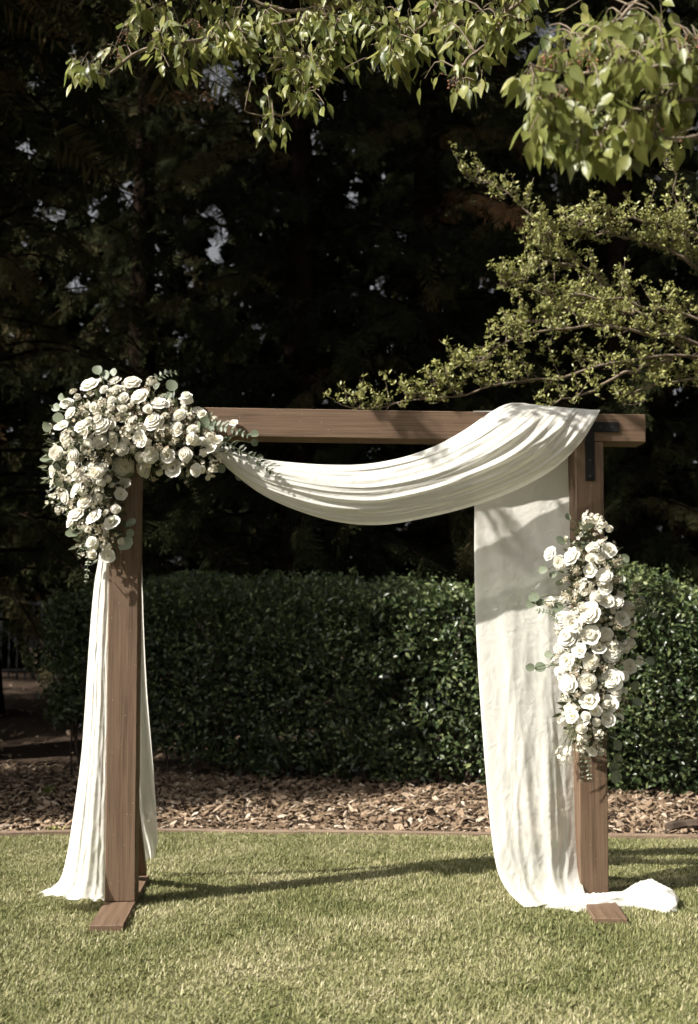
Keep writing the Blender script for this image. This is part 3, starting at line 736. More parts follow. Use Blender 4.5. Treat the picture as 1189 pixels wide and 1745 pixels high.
    fc = norm(r.normal(0, .5, (n2, 3)) + (-.2, -1, .3)); xx = norm(np.cross(fc, r.normal(0, 1, (n2, 3)))); rot = np.stack([xx, np.cross(fc, xx), fc], -1)
    wf.scatter(T[0], T[1], p2, rot, r.uniform(.045, .085, n2), np.clip(r.normal(.62, .28, n2), 0, 1))
    link('tiny_florets', wf.mesh('tiny_florets', False), M['filler'], root, kind='stuff')
    return place
rad = .11; _T = [(0, 0, 0)]
for a_ in np.arange(5) * 6.283 / 5: _T += [(rad * math.cos(a_ - .45), rad * math.sin(a_ - .45), .02), (rad * 1.25 * math.cos(a_), rad * 1.25 * math.sin(a_), .05), (rad * math.cos(a_ + .45), rad * math.sin(a_ + .45), .02)]
FIL_T = (np.array(_T), [np.array([[0, 1 + 3 * i, 2 + 3 * i, 3 + 3 * i] for i in range(5)])])

def sprig(root, name, pts, pairs, ln, var, mat, width=.5):
    """a stem with paired narrow leaves along it"""
    base = np.array(root.location); b = Bag(); c = catmull(np.array(pts) - base, 24); b.tube(c, np.linspace(.0022, .001, 24), 4, .3, False)
    r = np.random.default_rng(int(abs(c[0][0]) * 1e4) % 9999); tg = norm(np.gradient(c, axis=0))
    for k in range(pairs):
        i = int(3 + 20 * k / pairs); l_ = ln * (1 - .55 * k / pairs)
        for sg in (-1, 1):
            sd = np.cross(tg[i], (0, -1, 0.2)) * sg + tg[i] * .5 + r.normal(0, .12, 3)
            T = LT.copy(); T[:, 0] *= width / .35
            b.scatter(T, LTRI, c[i][None], basis(sd[None], np.array([[-.2, -1, .4]]) + r.normal(0, .3, (1, 3))), np.array([l_ * r.uniform(.8, 1.15)]), np.array([np.clip(var + r.normal(0, .1), 0, 1)]))
    return link(name, b.mesh(name), mat, root)

left_fl = thing('flower_arrangement', 'large cascading arrangement of ivory roses and eucalyptus on the upper left corner of the arch', 'flowers', tuple(A(0, -.06, ZB - .1)))
B1 = [(280,150,90,'f'),(285,195,60,'o'),(350,175,55,'r'),(408,172,55,'n'),(480,140,80,'f'),(515,205,90,'r'),(400,132,60,'f'),(386,226,48,'n'),(440,215,60,'n'),(310,262,52,'b'),
 (175,240,72,'f'),(190,285,70,'f'),(228,215,35,'b'),(445,265,40,'b'),(340,345,85,'r'),(330,420,84,'r'),(245,345,82,'r'),(262,378,60,'o'),(430,455,62,'r'),(520,410,74,'o'),
 (583,325,98,'r'),(620,378,80,'w'),(610,240,88,'f'),(740,225,66,'b'),(800,275,60,'f'),(705,295,78,'n'),(690,355,58,'o'),(765,365,56,'r'),(770,412,60,'b'),(730,485,72,'r'),
 (650,490,62,'o'),(570,485,62,'r'),(518,497,52,'n'),(445,540,112,'r'),(535,550,76,'r'),(675,545,82,'o'),(780,555,62,'r'),(440,622,76,'o'),(430,668,62,'o'),(315,572,82,'n'),
 (330,612,42,'b'),(370,600,44,'b'),(205,485,68,'r'),(195,547,62,'r'),(125,475,66,'f'),(105,562,52,'o'),(230,590,52,'b'),(205,662,50,'o'),(165,685,68,'f'),(260,705,82,'r'),
 (220,640,60,'f'),(215,762,74,'f'),(300,775,82,'o'),(385,802,84,'o'),(405,742,42,'b'),(300,900,58,'b'),(880,412,62,'o'),(860,562,64,'w'),(872,525,52,'w'),(960,332,42,'o'),
 (855,452,52,'o'),(180,430,62,'w'),(270,450,62,'w'),(480,330,62,'w'),(460,372,60,'w'),(600,452,66,'s'),(372,515,70,'s'),(320,655,52,'w'),(700,352,48,'w'),(255,270,56,'s'),(555,190,50,'s'),
 (575,135,46,'w'),(205,185,34,'w'),(340,235,44,'w'),(430,310,54,'s'),(520,360,50,'w'),(300,500,56,'s'),(150,345,70,'o'),(180,390,54,'w'),(590,600,40,'s'),(640,470,44,'w'),
 (250,820,46,'w'),(330,840,56,'s'),(345,880,60,'s'),(370,960,60,'o'),(190,800,50,'f'),(755,300,48,'w'),(250,655,44,'w'),(395,400,48,'w'),(235,560,40,'s'),(160,590,40,'s'),
 (480,460,46,'s'),(690,420,46,'s'),(640,300,40,'w'),(800,420,44,'o'),(850,400,48,'w'),(330,130,40,'o'),(440,180,44,'w'),(560,270,44,'b'),(275,320,40,'n'),(370,290,40,'w')]
E1 = [(82,352,55,.95),(135,310,56,.9),(125,262,48,.5),(150,212,40,.5),(78,503,62,.9),(320,85,54,.75),(358,108,52,.6),(397,95,44,.6),(670,158,64,.7),(655,205,46,.5),(140,612,50,.5),
 (200,858,68,.35),(240,850,50,.3),(455,905,84,.1),(480,805,54,.1),(475,855,48,.1),(415,862,56,.1),(985,590,42,.2),(905,550,46,.3),(1060,385,46,.5),(1060,425,40,.45),(1085,495,34,.3),
 (250,445,62,.8),(830,330,60,.5),(800,350,54,.5),(390,790,40,.2),(600,160,40,.4),(470,585,50,.3),(830,440,50,.3),(130,545,46,.6)]
AX1 = [(172,912),(152,865),(138,800),(150,740),(205,718),(270,738),(335,765)]
arrangement(left_fl, (50, 600), 2.765, AX1, 62, B1, E1, 2000, -.02, .17, 401)
d0 = dfront(420)
sprig(left_fl, 'eucalyptus_sprig', [P(370, 745, d0 - .12), P(400, 762, d0 - .13), P(440, 785, d0 - .14), P(478, 815, d0 - .12)], 13, .042, .0, M['green'])
sprig(left_fl, 'eucalyptus_sprig', [P(350, 725, d0 - .10), P(385, 728, d0 - .13), P(430, 745, d0 - .14)], 9, .038, .3, M['euc'])
sprig(left_fl, 'eucalyptus_sprig', [P(255, 660, d0 - .02), P(275, 640, d0), P(303, 634, d0 + .02)], 7, .036, .4, M['euc'])
sprig(left_fl, 'eucalyptus_sprig', [P(150, 900, d0 - .08), P(150, 950, d0 - .09), P(146, 995, d0 - .08)], 12, .022, .85, M['euc'])
sprig(left_fl, 'eucalyptus_sprig', [P(160, 905, d0 - .08), P(145, 925, d0 - .09), P(132, 955, d0 - .08)], 8, .022, .8, M['euc'])
sprig(left_fl, 'eucalyptus_sprig', [P(310, 800, d0 - .03), P(325, 825, d0 - .03), P(340, 860, d0 - .02)], 9, .030, .2, M['green'])
sprig(left_fl, 'fern_tip', [P(110, 830, d0 - .05), P(98, 842, d0 - .05), P(88, 866, d0 - .05)], 8, .022, .8, M['green'], .2)

right_fl = thing('flower_arrangement', 'tapering arrangement of ivory flowers and greenery tied to the right post', 'flowers', tuple(A(SPAN, -.06, 1.2)))
B2 = [(455,130,62,'w'),(510,140,62,'w'),(535,170,54,'w'),(245,330,78,'f'),(305,385,84,'r'),(365,345,92,'f'),(490,290,62,'o'),(575,315,82,'o'),(475,360,52,'b'),(525,365,60,'b'),
 (470,425,82,'o'),(545,455,92,'r'),(430,510,90,'w'),(555,522,72,'o'),(500,575,84,'r'),(560,590,90,'o'),(612,600,82,'f'),(685,640,94,'r'),(465,660,112,'f'),(650,690,82,'o'),
 (255,600,62,'b'),(320,690,104,'r'),(375,715,92,'o'),(345,795,112,'r'),(470,780,92,'o'),(560,775,84,'n'),(295,860,62,'f'),(410,865,92,'o'),(520,855,84,'o'),(590,885,104,'r'),
 (690,830,52,'b'),(665,855,46,'b'),(705,775,48,'b'),(340,925,84,'o'),(475,930,84,'r'),(295,980,54,'f'),(690,955,74,'o'),(745,925,60,'o'),(585,1025,114,'f'),(650,1010,62,'o'),
 (345,1050,92,'r'),(460,1040,112,'r'),(615,1090,62,'f'),(465,1140,94,'o'),(575,1160,82,'o'),(612,1130,56,'o'),(360,1185,62,'f'),(370,1230,72,'o'),(430,1250,62,'o'),(500,1200,62,'o'),
 (450,1228,52,'b'),(505,1265,54,'b'),(570,1250,72,'o'),(420,1297,62,'b'),(440,1347,72,'w'),(425,1402,62,'w'),(500,1382,64,'s'),(330,1440,104,'w'),(380,590,70,'s'),(340,560,64,'s'),
 (520,690,66,'s'),(400,500,60,'s'),(620,740,60,'s'),(430,800,56,'s'),(640,930,60,'s'),(540,970,56,'s'),(400,1000,60,'s'),(600,480,70,'s'),(700,540,84,'s'),(730,600,64,'s'),(360,980,54,'w'),
 (400,430,60,'s'),(340,480,54,'s'),(610,380,60,'s'),(690,700,56,'w'),(530,1130,54,'s'),(400,1120,50,'s'),(620,1200,54,'s'),(330,1130,46,'w'),(520,1330,60,'w'),(520,1440,54,'s'),(540,270,48,'w'),
 (300,760,50,'w'),(270,920,50,'w'),(600,830,50,'w'),(420,620,56,'w'),(640,560,48,'o')]
E2 = [(350,130,44,.2),(308,265,66,.3),(380,285,52,.3),(210,425,54,.3),(160,575,66,.4),(140,610,56,.35),(195,605,52,.4),(290,630,68,.4),(240,890,48,.25),(265,945,30,.2),(140,960,50,.25),
 (195,960,64,.25),(655,365,66,.25),(755,580,44,.7),(820,670,48,.6),(800,925,58,.95),(730,1155,62,.7),(620,1390,66,.3),(625,1460,58,.25),(600,1510,70,.3),(610,1565,74,.25),(455,180,60,.2),(750,640,44,.6),
 (640,480,60,.3),(300,490,50,.25),(715,1060,60,.1),(265,450,44,.25)]
AX2 = [(1003,930),(1012,1000),(1010,1080),(1007,1160),(1005,1230)]
arrangement(right_fl, (860, 840), 3.231, AX2, 62, B2, E2, 1700, -.01, .15, 402)
d1 = dfront(1005)
for k in range(9):
    x0 = 965 + 2.4 * k + rng.normal(0, 3); x1 = 948 + 5 * k + rng.normal(0, 6)
    sprig(right_fl, 'wispy_stem', [P(x0 + 6, 1225, d1 - .10), P(x0, 1255, d1 - .11), P(x1, 1290 + rng.uniform(-8, 12), d1 - .10)], 3, .016, .9, M['green'], .15)
sprig(right_fl, 'eucalyptus_sprig', [P(990, 1250, d1 - .07), P(1000, 1290, d1 - .07), P(1005, 1330, d1 - .05)], 10, .026, .85, M['euc'])
sprig(right_fl, 'eucalyptus_sprig', [P(985, 1250, d1 - .07), P(992, 1290, d1 - .07), P(991, 1335, d1 - .05)], 10, .020, .8, M['euc'])
sprig(right_fl, 'eucalyptus_sprig', [P(1015, 1240, d1 - .08), P(1022, 1270, d1 - .08), P(1020, 1300, d1 - .07)], 9, .024, .8, M['euc'])
sprig(right_fl, 'eucalyptus_sprig', [P(1000, 940, d1 - .06), P(993, 905, d1 - .05), P(988, 885, d1 - .04)], 8, .030, .3, M['euc'])
sprig(right_fl, 'eucalyptus_sprig', [P(960, 1060, d1 - .10), P(935, 1045, d1 - .10), P(912, 1040, d1 - .09)], 8, .028, .5, M['euc'])
sprig(right_fl, 'wispy_stem', [P(1075, 1040, d1 - .06), P(1100, 1035, d1 - .05), P(1125, 1045, d1 - .05)], 7, .022, .7, M['green'], .3)
sprig(right_fl, 'wispy_stem', [P(1050, 990, d1 - .06), P(1075, 985, d1 - .05), P(1100, 1015, d1 - .05)], 8, .022, .7, M['green'], .3)

# ------------------------------------------------------------------ hedge
hb = Bag(); hs = Bag()
HC = catmull([(-2.78, 10.35), (-1.6, 10.15), (-.2, 9.75), (1.1, 9.35), (2.2, 9.05), (3.05, 8.95)], 80)
r = np.random.default_rng(500)
n = 60000
g = r.uniform(0, 1, n); cxy = np.stack([np.interp(g, np.linspace(0, 1, 80), HC[:, k]) for k in (0, 1)], -1)
ang = r.uniform(-.75, math.pi * .72, n)                   # 0 front .. pi/2 top
depth = np.minimum(r.exponential(.16, n), .5)
cosv, sinv = np.cos(ang), np.sin(ang)
e = .55
sq = lambda c: np.sign(c) * np.abs(c) ** e
HH = np.interp(g, np.linspace(0, 1, 7), [1.66, 1.76, 1.72, 1.72, 1.74, 1.78, 1.60]) + .06 * vnoise(g * 13, g * 0, 66)
lump = .12 * vnoise(g * 11, ang * 1.8, 67) + .09 * vnoise(g * 24, ang * 2.6, 61) + .07 * vnoise(g * 55, ang * 6, 62)
endr = np.minimum(1, np.minimum(g, 1 - g) / .05); endr = .35 + .65 * np.sqrt(np.clip(endr * (2 - endr), 0, 1))
rad = 1 + lump * 1.2 - depth
yoff = -.62 * sq(cosv) * rad * endr
zc = .72
z = np.where(sinv >= 0, zc + (HH - zc) * sq(sinv) * (1 + .6 * lump - .6 * depth) * (.6 + .4 * endr), 0)
# lower front skirt
m = ang < .12
z = np.where(m, r.uniform(.02, 1.05, n), z)
low = np.interp(g, [0, .12, .3, .6, .9, 1], [.55, .42, .12, .05, .02, .10]) + .12 * vnoise(g * 40, g * 0, 63)
keep = (z > low) & ~((vnoise(g * 30 + 5, z * 4.5, 64) + .5 * vnoise(g * 70, z * 10, 65) > .62) & (depth < .30))
yoff = np.where(m, -.60 * rad * endr * (.75 + .25 * smoothstep(.0, .9, z)), yoff)
pos = np.stack([cxy[:, 0] + r.normal(0, .05, n), cxy[:, 1] + yoff, z], -1)[keep]; n = len(pos)
outw = np.stack([r.normal(0, .6, n), -np.ones(n) * .7, np.clip((pos[:, 2] - .4), 0, 1.2) * .7 + .25], -1)
outw = norm(outw) + r.normal(0, .45, (n, 3))
dirs = r.normal(0, 1, (n, 3)) + (0, -.3, -.1)
HL = np.array([(0, 0, 0), (-.24, .42, .07), (0, 1, -.02), (.24, .42, .07), (0, .45, 0)])
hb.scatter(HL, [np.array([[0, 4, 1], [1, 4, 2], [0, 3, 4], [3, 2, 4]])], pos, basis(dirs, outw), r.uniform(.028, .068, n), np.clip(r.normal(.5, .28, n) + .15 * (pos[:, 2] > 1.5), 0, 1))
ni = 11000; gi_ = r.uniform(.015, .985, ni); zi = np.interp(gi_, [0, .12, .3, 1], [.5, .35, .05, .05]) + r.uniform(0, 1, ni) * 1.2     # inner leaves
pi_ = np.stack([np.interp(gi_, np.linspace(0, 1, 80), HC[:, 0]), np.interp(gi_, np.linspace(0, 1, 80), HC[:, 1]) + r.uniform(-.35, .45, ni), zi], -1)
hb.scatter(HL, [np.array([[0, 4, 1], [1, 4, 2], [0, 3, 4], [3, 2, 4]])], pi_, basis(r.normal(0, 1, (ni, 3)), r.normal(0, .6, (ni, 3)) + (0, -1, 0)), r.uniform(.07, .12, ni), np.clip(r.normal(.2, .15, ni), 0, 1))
for k in range(60):                                    # young shoots standing out of the clipped top
    g0 = r.uniform(.03, .97); x0, y0 = (np.interp(g0, np.linspace(0, 1, 80), HC[:, k_]) for k_ in (0, 1)); hgt = r.uniform(.04, .13); ns = 9
    p_ = np.stack([x0 + r.normal(0, .015, ns), y0 - r.uniform(.0, .5) + r.normal(0, .015, ns), 1.72 + np.linspace(-.05, hgt, ns)], -1)
    hb.scatter(HL, [np.array([[0, 4, 1], [1, 4, 2], [0, 3, 4], [3, 2, 4]])], p_, basis(r.normal(0, 1, (ns, 3)) + (0, 0, .6), r.normal(0, .5, (ns, 3)) + (0, -.5, 1)), r.uniform(.03, .05, ns), r.uniform(.6, 1, ns))
hedge = thing('hedge', 'clipped dark green glossy-leaved hedge behind the arch', 'hedge', (0.0, 9.6, 0))
for i in range(46):
    g0 = r.uniform(.02, .98); c0 = np.array([np.interp(g0, np.linspace(0, 1, 80), HC[:, k]) for k in (0, 1)])
    p0 = np.array((c0[0], c0[1] + r.uniform(-.3, .1), -.02))
    hs.tube(catmull([p0, p0 + (r.normal(0, .06), r.normal(0, .06), .5), p0 + (r.normal(0, .2), r.normal(-.1, .2), 1.4)], 7), np.linspace(.014, .005, 7), 5, .3)
hi = np.array((0.0, 9.6, 0))
hb.V = [q - hi for q in hb.V]; hs.V = [q - hi for q in hs.V]
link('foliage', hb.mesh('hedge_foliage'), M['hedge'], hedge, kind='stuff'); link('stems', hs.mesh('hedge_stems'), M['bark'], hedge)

# ------------------------------------------------------------------ redwoods behind
HOLES = [(215, 320, 34, 26), (366, 400, 15, 70), (350, 345, 16, 14), (75, 350, 36, 20), (150, 345, 16, 28), (375, 120, 40, 50), (740, 470, 10, 85), (650, 470, 6, 26), (250, 445, 16, 34), (120, 470, 14, 12), (935, 40, 50, 90), (690, 390, 6, 18),
         (530, 225, 14, 36), (860, 380, 7, 26), (955, 300, 9, 20), (440, 560, 8, 24), (735, 640, 7, 22), (600, 330, 6, 14), (40, 240, 10, 14), (30, 1085, 12, 8), (65, 1088, 12, 10), (57, 1125, 9, 7), (110, 60, 12, 18), (45, 120, 10, 14)]
def in_gap(pos, r, slack):
    """gaps in the wood where the sky shows through, as openings about the sight lines from the lawn"""
    sc_ = 21.5 / pos[:, 1]; X_ = pos[:, 0] * sc_; Z_ = CAM_H + (pos[:, 2] - CAM_H) * sc_; hit = np.zeros(len(pos), bool)
    for hx, hy, a_, b_ in HOLES:
        cxw, czw = (hx - W0 / 2) / FPX * 21.5, CAM_H + (1100 - hy) / FPX * 21.5; rw, rh = a_ / FPX * 21.5 + slack, b_ / FPX * 21.5 + slack
        hit |= ((X_ - cxw) / rw) ** 2 + ((Z_ - czw) / rh) ** 2 < r.uniform(.08, 1.25, len(pos))
    return hit
def frond(seed):
    V, F = [], []; r = np.random.default_rng(seed)
    for t0, t1 in ((0, .5), (.5, 1)):
        k = len(V); V += [(-.008, t0, -.16 * t0 ** 2), (.008, t0, -.16 * t0 ** 2), (.005, t1, -.16 * t1 ** 2), (-.005, t1, -.16 * t1 ** 2)]; F.append([k, k + 1, k + 2, k + 3])
    for i in range(9):
        t_ = .05 + .92 * (i + r.uniform(-.3, .3)) / 9; l_ = (.40 * (1 - .6 * t_) + .05) * r.uniform(.65, 1.2)
        for sg in (-1, 1):
            base = np.array((0, t_, -.16 * t_ ** 2)); tip = base + (sg * l_ * .8, l_ * r.uniform(.35, .75), -.05 - .16 * r.uniform())
            mid = (base + tip) / 2 + (0, 0, .012); wv = np.array((-.5 * sg, .85, r.normal(0, .4))) * .024
            k = len(V); V += [base, mid - wv, tip, mid + wv]; F.append([k, k + 1, k + 2, k + 3])
    k = len(V); V += [(0, .93, -.14), (-.03, 1.0, -.16), (0, 1.15, -.22), (.03, 1.0, -.16)]; F.append([k, k + 1, k + 2, k + 3])
    return np.array(V, float), [np.array(F)]
FR_T = [frond(9), frond(10), frond(11)]
def redwood_meshes(seed, Ht, Lmax, nb, zlow=1.2, cull=None, big=1.0):
    r = np.random.default_rng(seed); crown, wood = Bag(), Bag()
    zz = np.linspace(0, Ht, 14); wood.tube(np.stack([.12 * vnoise(zz * .3, zz * 0, seed), .12 * vnoise(zz * .3, zz * 0 + 5, seed), zz - .1], -1), np.interp(zz, [0, .6, Ht], [.42, .30, .03]), 10, .5)
    P_, D_, N_, S_, VV = [], [], [], [], []
    for i in range(nb):
        f = (i + r.uniform()) / nb; z0 = zlow + (Ht - zlow - .2) * f ** 1.05; az = i * 2.4 + r.normal(0, .4)
        L = Lmax * (1 - z0 / Ht) ** .7 * r.uniform(.6, 1.15) + .3
        h = np.array((math.cos(az), math.sin(az), 0)); up = r.uniform(-.2, .3)
        c = catmull([(0, 0, z0), h * L * .35 + (0, 0, z0 + up * .5), h * L * .7 + (0, 0, z0 + up * .3 - .12 * L), h * L + (0, 0, z0 - .30 * L)], 12)
        wood.tube(c, np.linspace(.030, .004, 12) * (.5 + L / Lmax * .5), 3, .5, False)
        tg = norm(np.gradient(c, axis=0)); nf = int((8 + 12 * L) / big ** 1.6); tone = r.normal(.40, .14) + (.35 if r.uniform() < .10 else 0)
        for k in range(nf):
            q = .03 + .97 * (k + r.uniform()) / nf; ii = min(int(q * 11), 10); p = c[ii] * (1 - (q * 11 - ii)) + c[ii + 1] * (q * 11 - ii)
            sd = np.array((-h[1], h[0], 0)) * (1 if k % 2 else -1)
            d = tg[ii] * .7 + sd * r.uniform(.2, 1.0) * (1.1 - .6 * q) + np.array((0, 0, -r.uniform(.1, .9))) + r.normal(0, .25, 3)
            P_.append(p); D_.append(d); N_.append(np.array((0, 0, 1)) + r.normal(0, .7, 3)); S_.append(r.uniform(.20, .48) * big); VV.append(np.clip(tone + r.normal(0, .1), 0, 1))
    P_, D_, N_, S_, VV = (np.array(q) for q in (P_, D_, N_, S_, VV))
    if cull is not None:
        x, y, z, rz = cull; w_ = np.stack([x + P_[:, 0] * math.cos(rz) - P_[:, 1] * math.sin(rz), y + P_[:, 0] * math.sin(rz) + P_[:, 1] * math.cos(rz), z + P_[:, 2]], -1)
        kp = ~in_gap(w_, r, .12) | (r.uniform(0, 1, len(w_)) < .06); P_, D_, N_, S_, VV = P_[kp], D_[kp], N_[kp], S_[kp], VV[kp]
    for k in range(3): crown.scatter(*FR_T[k], P_[k::3], basis(D_[k::3], N_[k::3]), S_[k::3], VV[k::3])
    cm = crown.mesh('crown', False); cm.materials.append(M['redwood']); wm = wood.mesh('trunk'); wm.materials.append(M['redbark'])
    return cm, wm
TREES = [(-4.6, 13.4, 'A', 'brown-tipped redwood whose boughs hang over the iron fence at far left'), (-0.7, 14.7, 'B', 'dark redwood behind the hanging left drape and flowers'), (1.2, 15.4, 'C', 'dark redwood rising behind the middle of the crossbeam'),
         (3.9, 15.2, 'C', 'shadowed redwood behind the small-leaved bush on the right'), (-3.2, 16.8, 'D', 'redwood trunk in the second row left of the middle'), (2.6, 17.9, 'C', 'redwood in the second row behind the right post'),
         (-8.0, 18.2, 'C', 'redwood beyond the iron fence at the left edge'), (6.6, 15.8, 'C', 'redwood at the right edge behind the bush'),
         (-6.6, 9.9, 'T', 'unseen tall redwood left of the hedge, added to shade the wood'), (-5.1, 8.4, 'Y', 'unseen young redwood left of the hedge, added to shade it'), (-6.4, 6.7, 'Y', 'unseen young redwood farther left of the mulch bed, added to shade the hedge'), (-5.0, 7.3, 'Y', 'unseen young redwood nearest the lawn left of the mulch bed, added to shade the hedge'), (-9.3, 10.4, 'Y', 'unseen young redwood before the iron fence at left, added to shade the ground'), (-7.9, 11.4, 'Y', 'unseen young redwood close to the iron fence at left, added to shade the ground'), (-4.4, 10.9, 'T', 'unseen tall bare-stemmed redwood left of the fence, added to shade the wood')]  # T and Y trees are unseen, added to shade wood, hedge and ground
RW = {'C': redwood_meshes(603, 15.0, 3.2, 170), 'T': redwood_meshes(605, 24.0, 4.2, 190, 7.5, None, 1.9), 'Y': redwood_meshes(604, 9.0, 1.75, 190, 3.3, None, 1.3)}
for i, (x, y, k, lab) in enumerate(TREES):
    gz, rz = float(terrain(np.array(x), np.array(y))), i * 1.7 + .4
    cm, wm = RW[k] if k in RW else redwood_meshes(610 + i, 15.5, 3.2, 165, 1.2, (x, y, gz, rz))
    t_ = thing('redwood_tree', lab, 'tree', (x, y, gz), rz, 'redwoods behind the hedge')
    link('crown', cm, None, t_); link('trunk', wm, None, t_)

# far wood closing the view, with gaps where the sky shows
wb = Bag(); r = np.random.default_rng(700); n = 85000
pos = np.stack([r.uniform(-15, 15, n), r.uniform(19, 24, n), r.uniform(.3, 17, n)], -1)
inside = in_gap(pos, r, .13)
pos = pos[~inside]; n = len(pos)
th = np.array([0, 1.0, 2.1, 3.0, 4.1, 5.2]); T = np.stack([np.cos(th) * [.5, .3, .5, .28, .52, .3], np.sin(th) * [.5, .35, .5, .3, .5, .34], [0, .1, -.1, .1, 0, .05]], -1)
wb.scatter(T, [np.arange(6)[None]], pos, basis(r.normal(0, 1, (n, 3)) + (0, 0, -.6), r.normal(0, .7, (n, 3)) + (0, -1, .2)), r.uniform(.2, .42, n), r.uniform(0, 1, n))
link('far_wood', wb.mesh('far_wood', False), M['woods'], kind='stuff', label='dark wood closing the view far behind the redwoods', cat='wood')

# ------------------------------------------------------------------ pear tree overhead
pear = thing('pear_tree', 'pear tree with drooping pointed leaves and berries over the top of the picture', 'tree', (3.3, 3.3, 0))
pb = np.array((3.3, 3.3, 0))
pw = Bag()
pw.tube(catmull([pb + (0, 0, -.1), pb + (.05, .05, 1.2), pb + (-.05, .1, 2.4), pb + (-.2, .2, 3.6), pb + (-.3, .3, 5.0)], 20) - pb, np.linspace(.13, .06, 20), 9, .5)
LIMBS = [
 [(1650, -330, 3.6), (1200, -320, 4.0), (900, -190, 4.3), (700, -70, 4.45), (560, 20, 4.5), (430, 52, 4.45), (330, 68, 4.4), (235, 92, 4.35), (180, 128, 4.35), (128, 112, 4.35)],
 [(700, -70, 4.45), (600, 20, 4.4), (545, 120, 4.4), (500, 185, 4.4), (455, 200, 4.4), (415, 190, 4.4)],
 [(900, -190, 4.3), (820, -60, 4.2), (740, 20, 4.2), (690, 70, 4.2), (660, 110, 4.2)],
 [(1200, -320, 4.0), (1000, -120, 3.9), (880, 10, 3.8), (830, 70, 3.8), (790, 115, 3.8), (775, 145, 3.8)],
 [(1650, 120, 3.3), (1400, 200, 3.1), (1189, 232, 3.0), (1090, 240, 2.95), (1000, 255, 2.95), (945, 235, 2.95), (905, 190, 2.95)],
 [(1650, -100, 3.3), (1400, 20, 3.1), (1189, 100, 3.0), (1080, 120, 2.95), (980, 130, 2.95), (900, 110, 2.95)],
 [(1650, 60, 3.3), (1350, 140, 3.15), (1200, 170, 3.05), (1100, 180, 3.0), (1020, 195, 3.0), (960, 190, 3.0)],
 [(1400, -150, 3.3), (1200, -60, 3.2), (1080, 10, 3.15), (1010, 60, 3.1), (960, 90, 3.1)],
 [(560, 20, 4.5), (480, 20, 4.5), (400, -10, 4.5), (300, 0, 4.45), (245, 20, 4.45)],
 [(560, 20, 4.5), (430, -60, 4.5), (300, -110, 4.4), (160, -150, 4.3), (20, -190, 4.1), (-170, -270, 3.9)],  # mostly unseen limb, run out to carry the added shading clusters
 [(740, 20, 4.2), (800, 45, 4.15), (860, 55, 4.1), (905, 30, 4.1)],
]
limb_pts = []
for L in LIMBS:
    c = catmull([P(*q) for q in L], 40); c += np.stack([.012 * vnoise(np.arange(40) * .35, np.zeros(40) + k, 71 + k) for k in range(3)], -1)
    r0 = .022 if len(L) > 8 else .011
    pw.tube(c - pb, np.linspace(r0, .0028, 40), 6, .5); limb_pts.append(c)
for L in LIMBS[:1] + LIMBS[4:8]:
    p0 = P(*L[0]); zt = max(1.6, min(4.6, p0[2] - .5)); tr = pb + (-.1, .15, zt)
    pw.tube(catmull([tr, (tr + p0) / 2 + (0, 0, .1), p0], 8) - pb, np.linspace(.045, .018, 8), 6, .5)
LP = np.concatenate(limb_pts)
# leaf template: ovate with a drawn-out tip, folded on the midrib
def pear_leaf(wd, curl):
    rows = [(0, 0), (.12, .22), (.32, .36), (.55, .30), (.78, .14), (1.0, 0)]
    V, F = [], []
    V.append((0, 0, 0))
    for y_, w_ in rows[1:-1]: V += [(-w_ * wd, y_, .10 * w_ - curl * y_ ** 2), (0, y_, -curl * y_ ** 2 - .03), (w_ * wd, y_, .10 * w_ - curl * y_ ** 2 + .01)]
    V.append((0, 1.0, -curl)); n = len(V)
    F3 = [[0, 2, 1], [0, 3, 2], [n - 4, n - 3, n - 1], [n - 3, n - 2, n - 1]]; F4 = []
    for k in range(3):
        o = 1 + 3 * k; F4 += [[o, o + 1, o + 4, o + 3], [o + 1, o + 2, o + 5, o + 4]]
    k = n; V += [(-.008, .02, 0), (.008, .02, 0), (.010, -.45, .03), (-.010, -.45, .03)]; F4.append([k, k + 1, k + 2, k + 3])
    return np.array(V), [np.array(F3), np.array(F4)]
PLT = [pear_leaf(.72, .14), pear_leaf(.58, .3), pear_leaf(.80, -.05), pear_leaf(.64, .45)]
PLM = []
for V_, F_ in PLT:
    b = Bag(); b.add(V_, F_, .5); me = b.mesh('leaf'); me.materials.append(M['pear']); PLM.append(me)
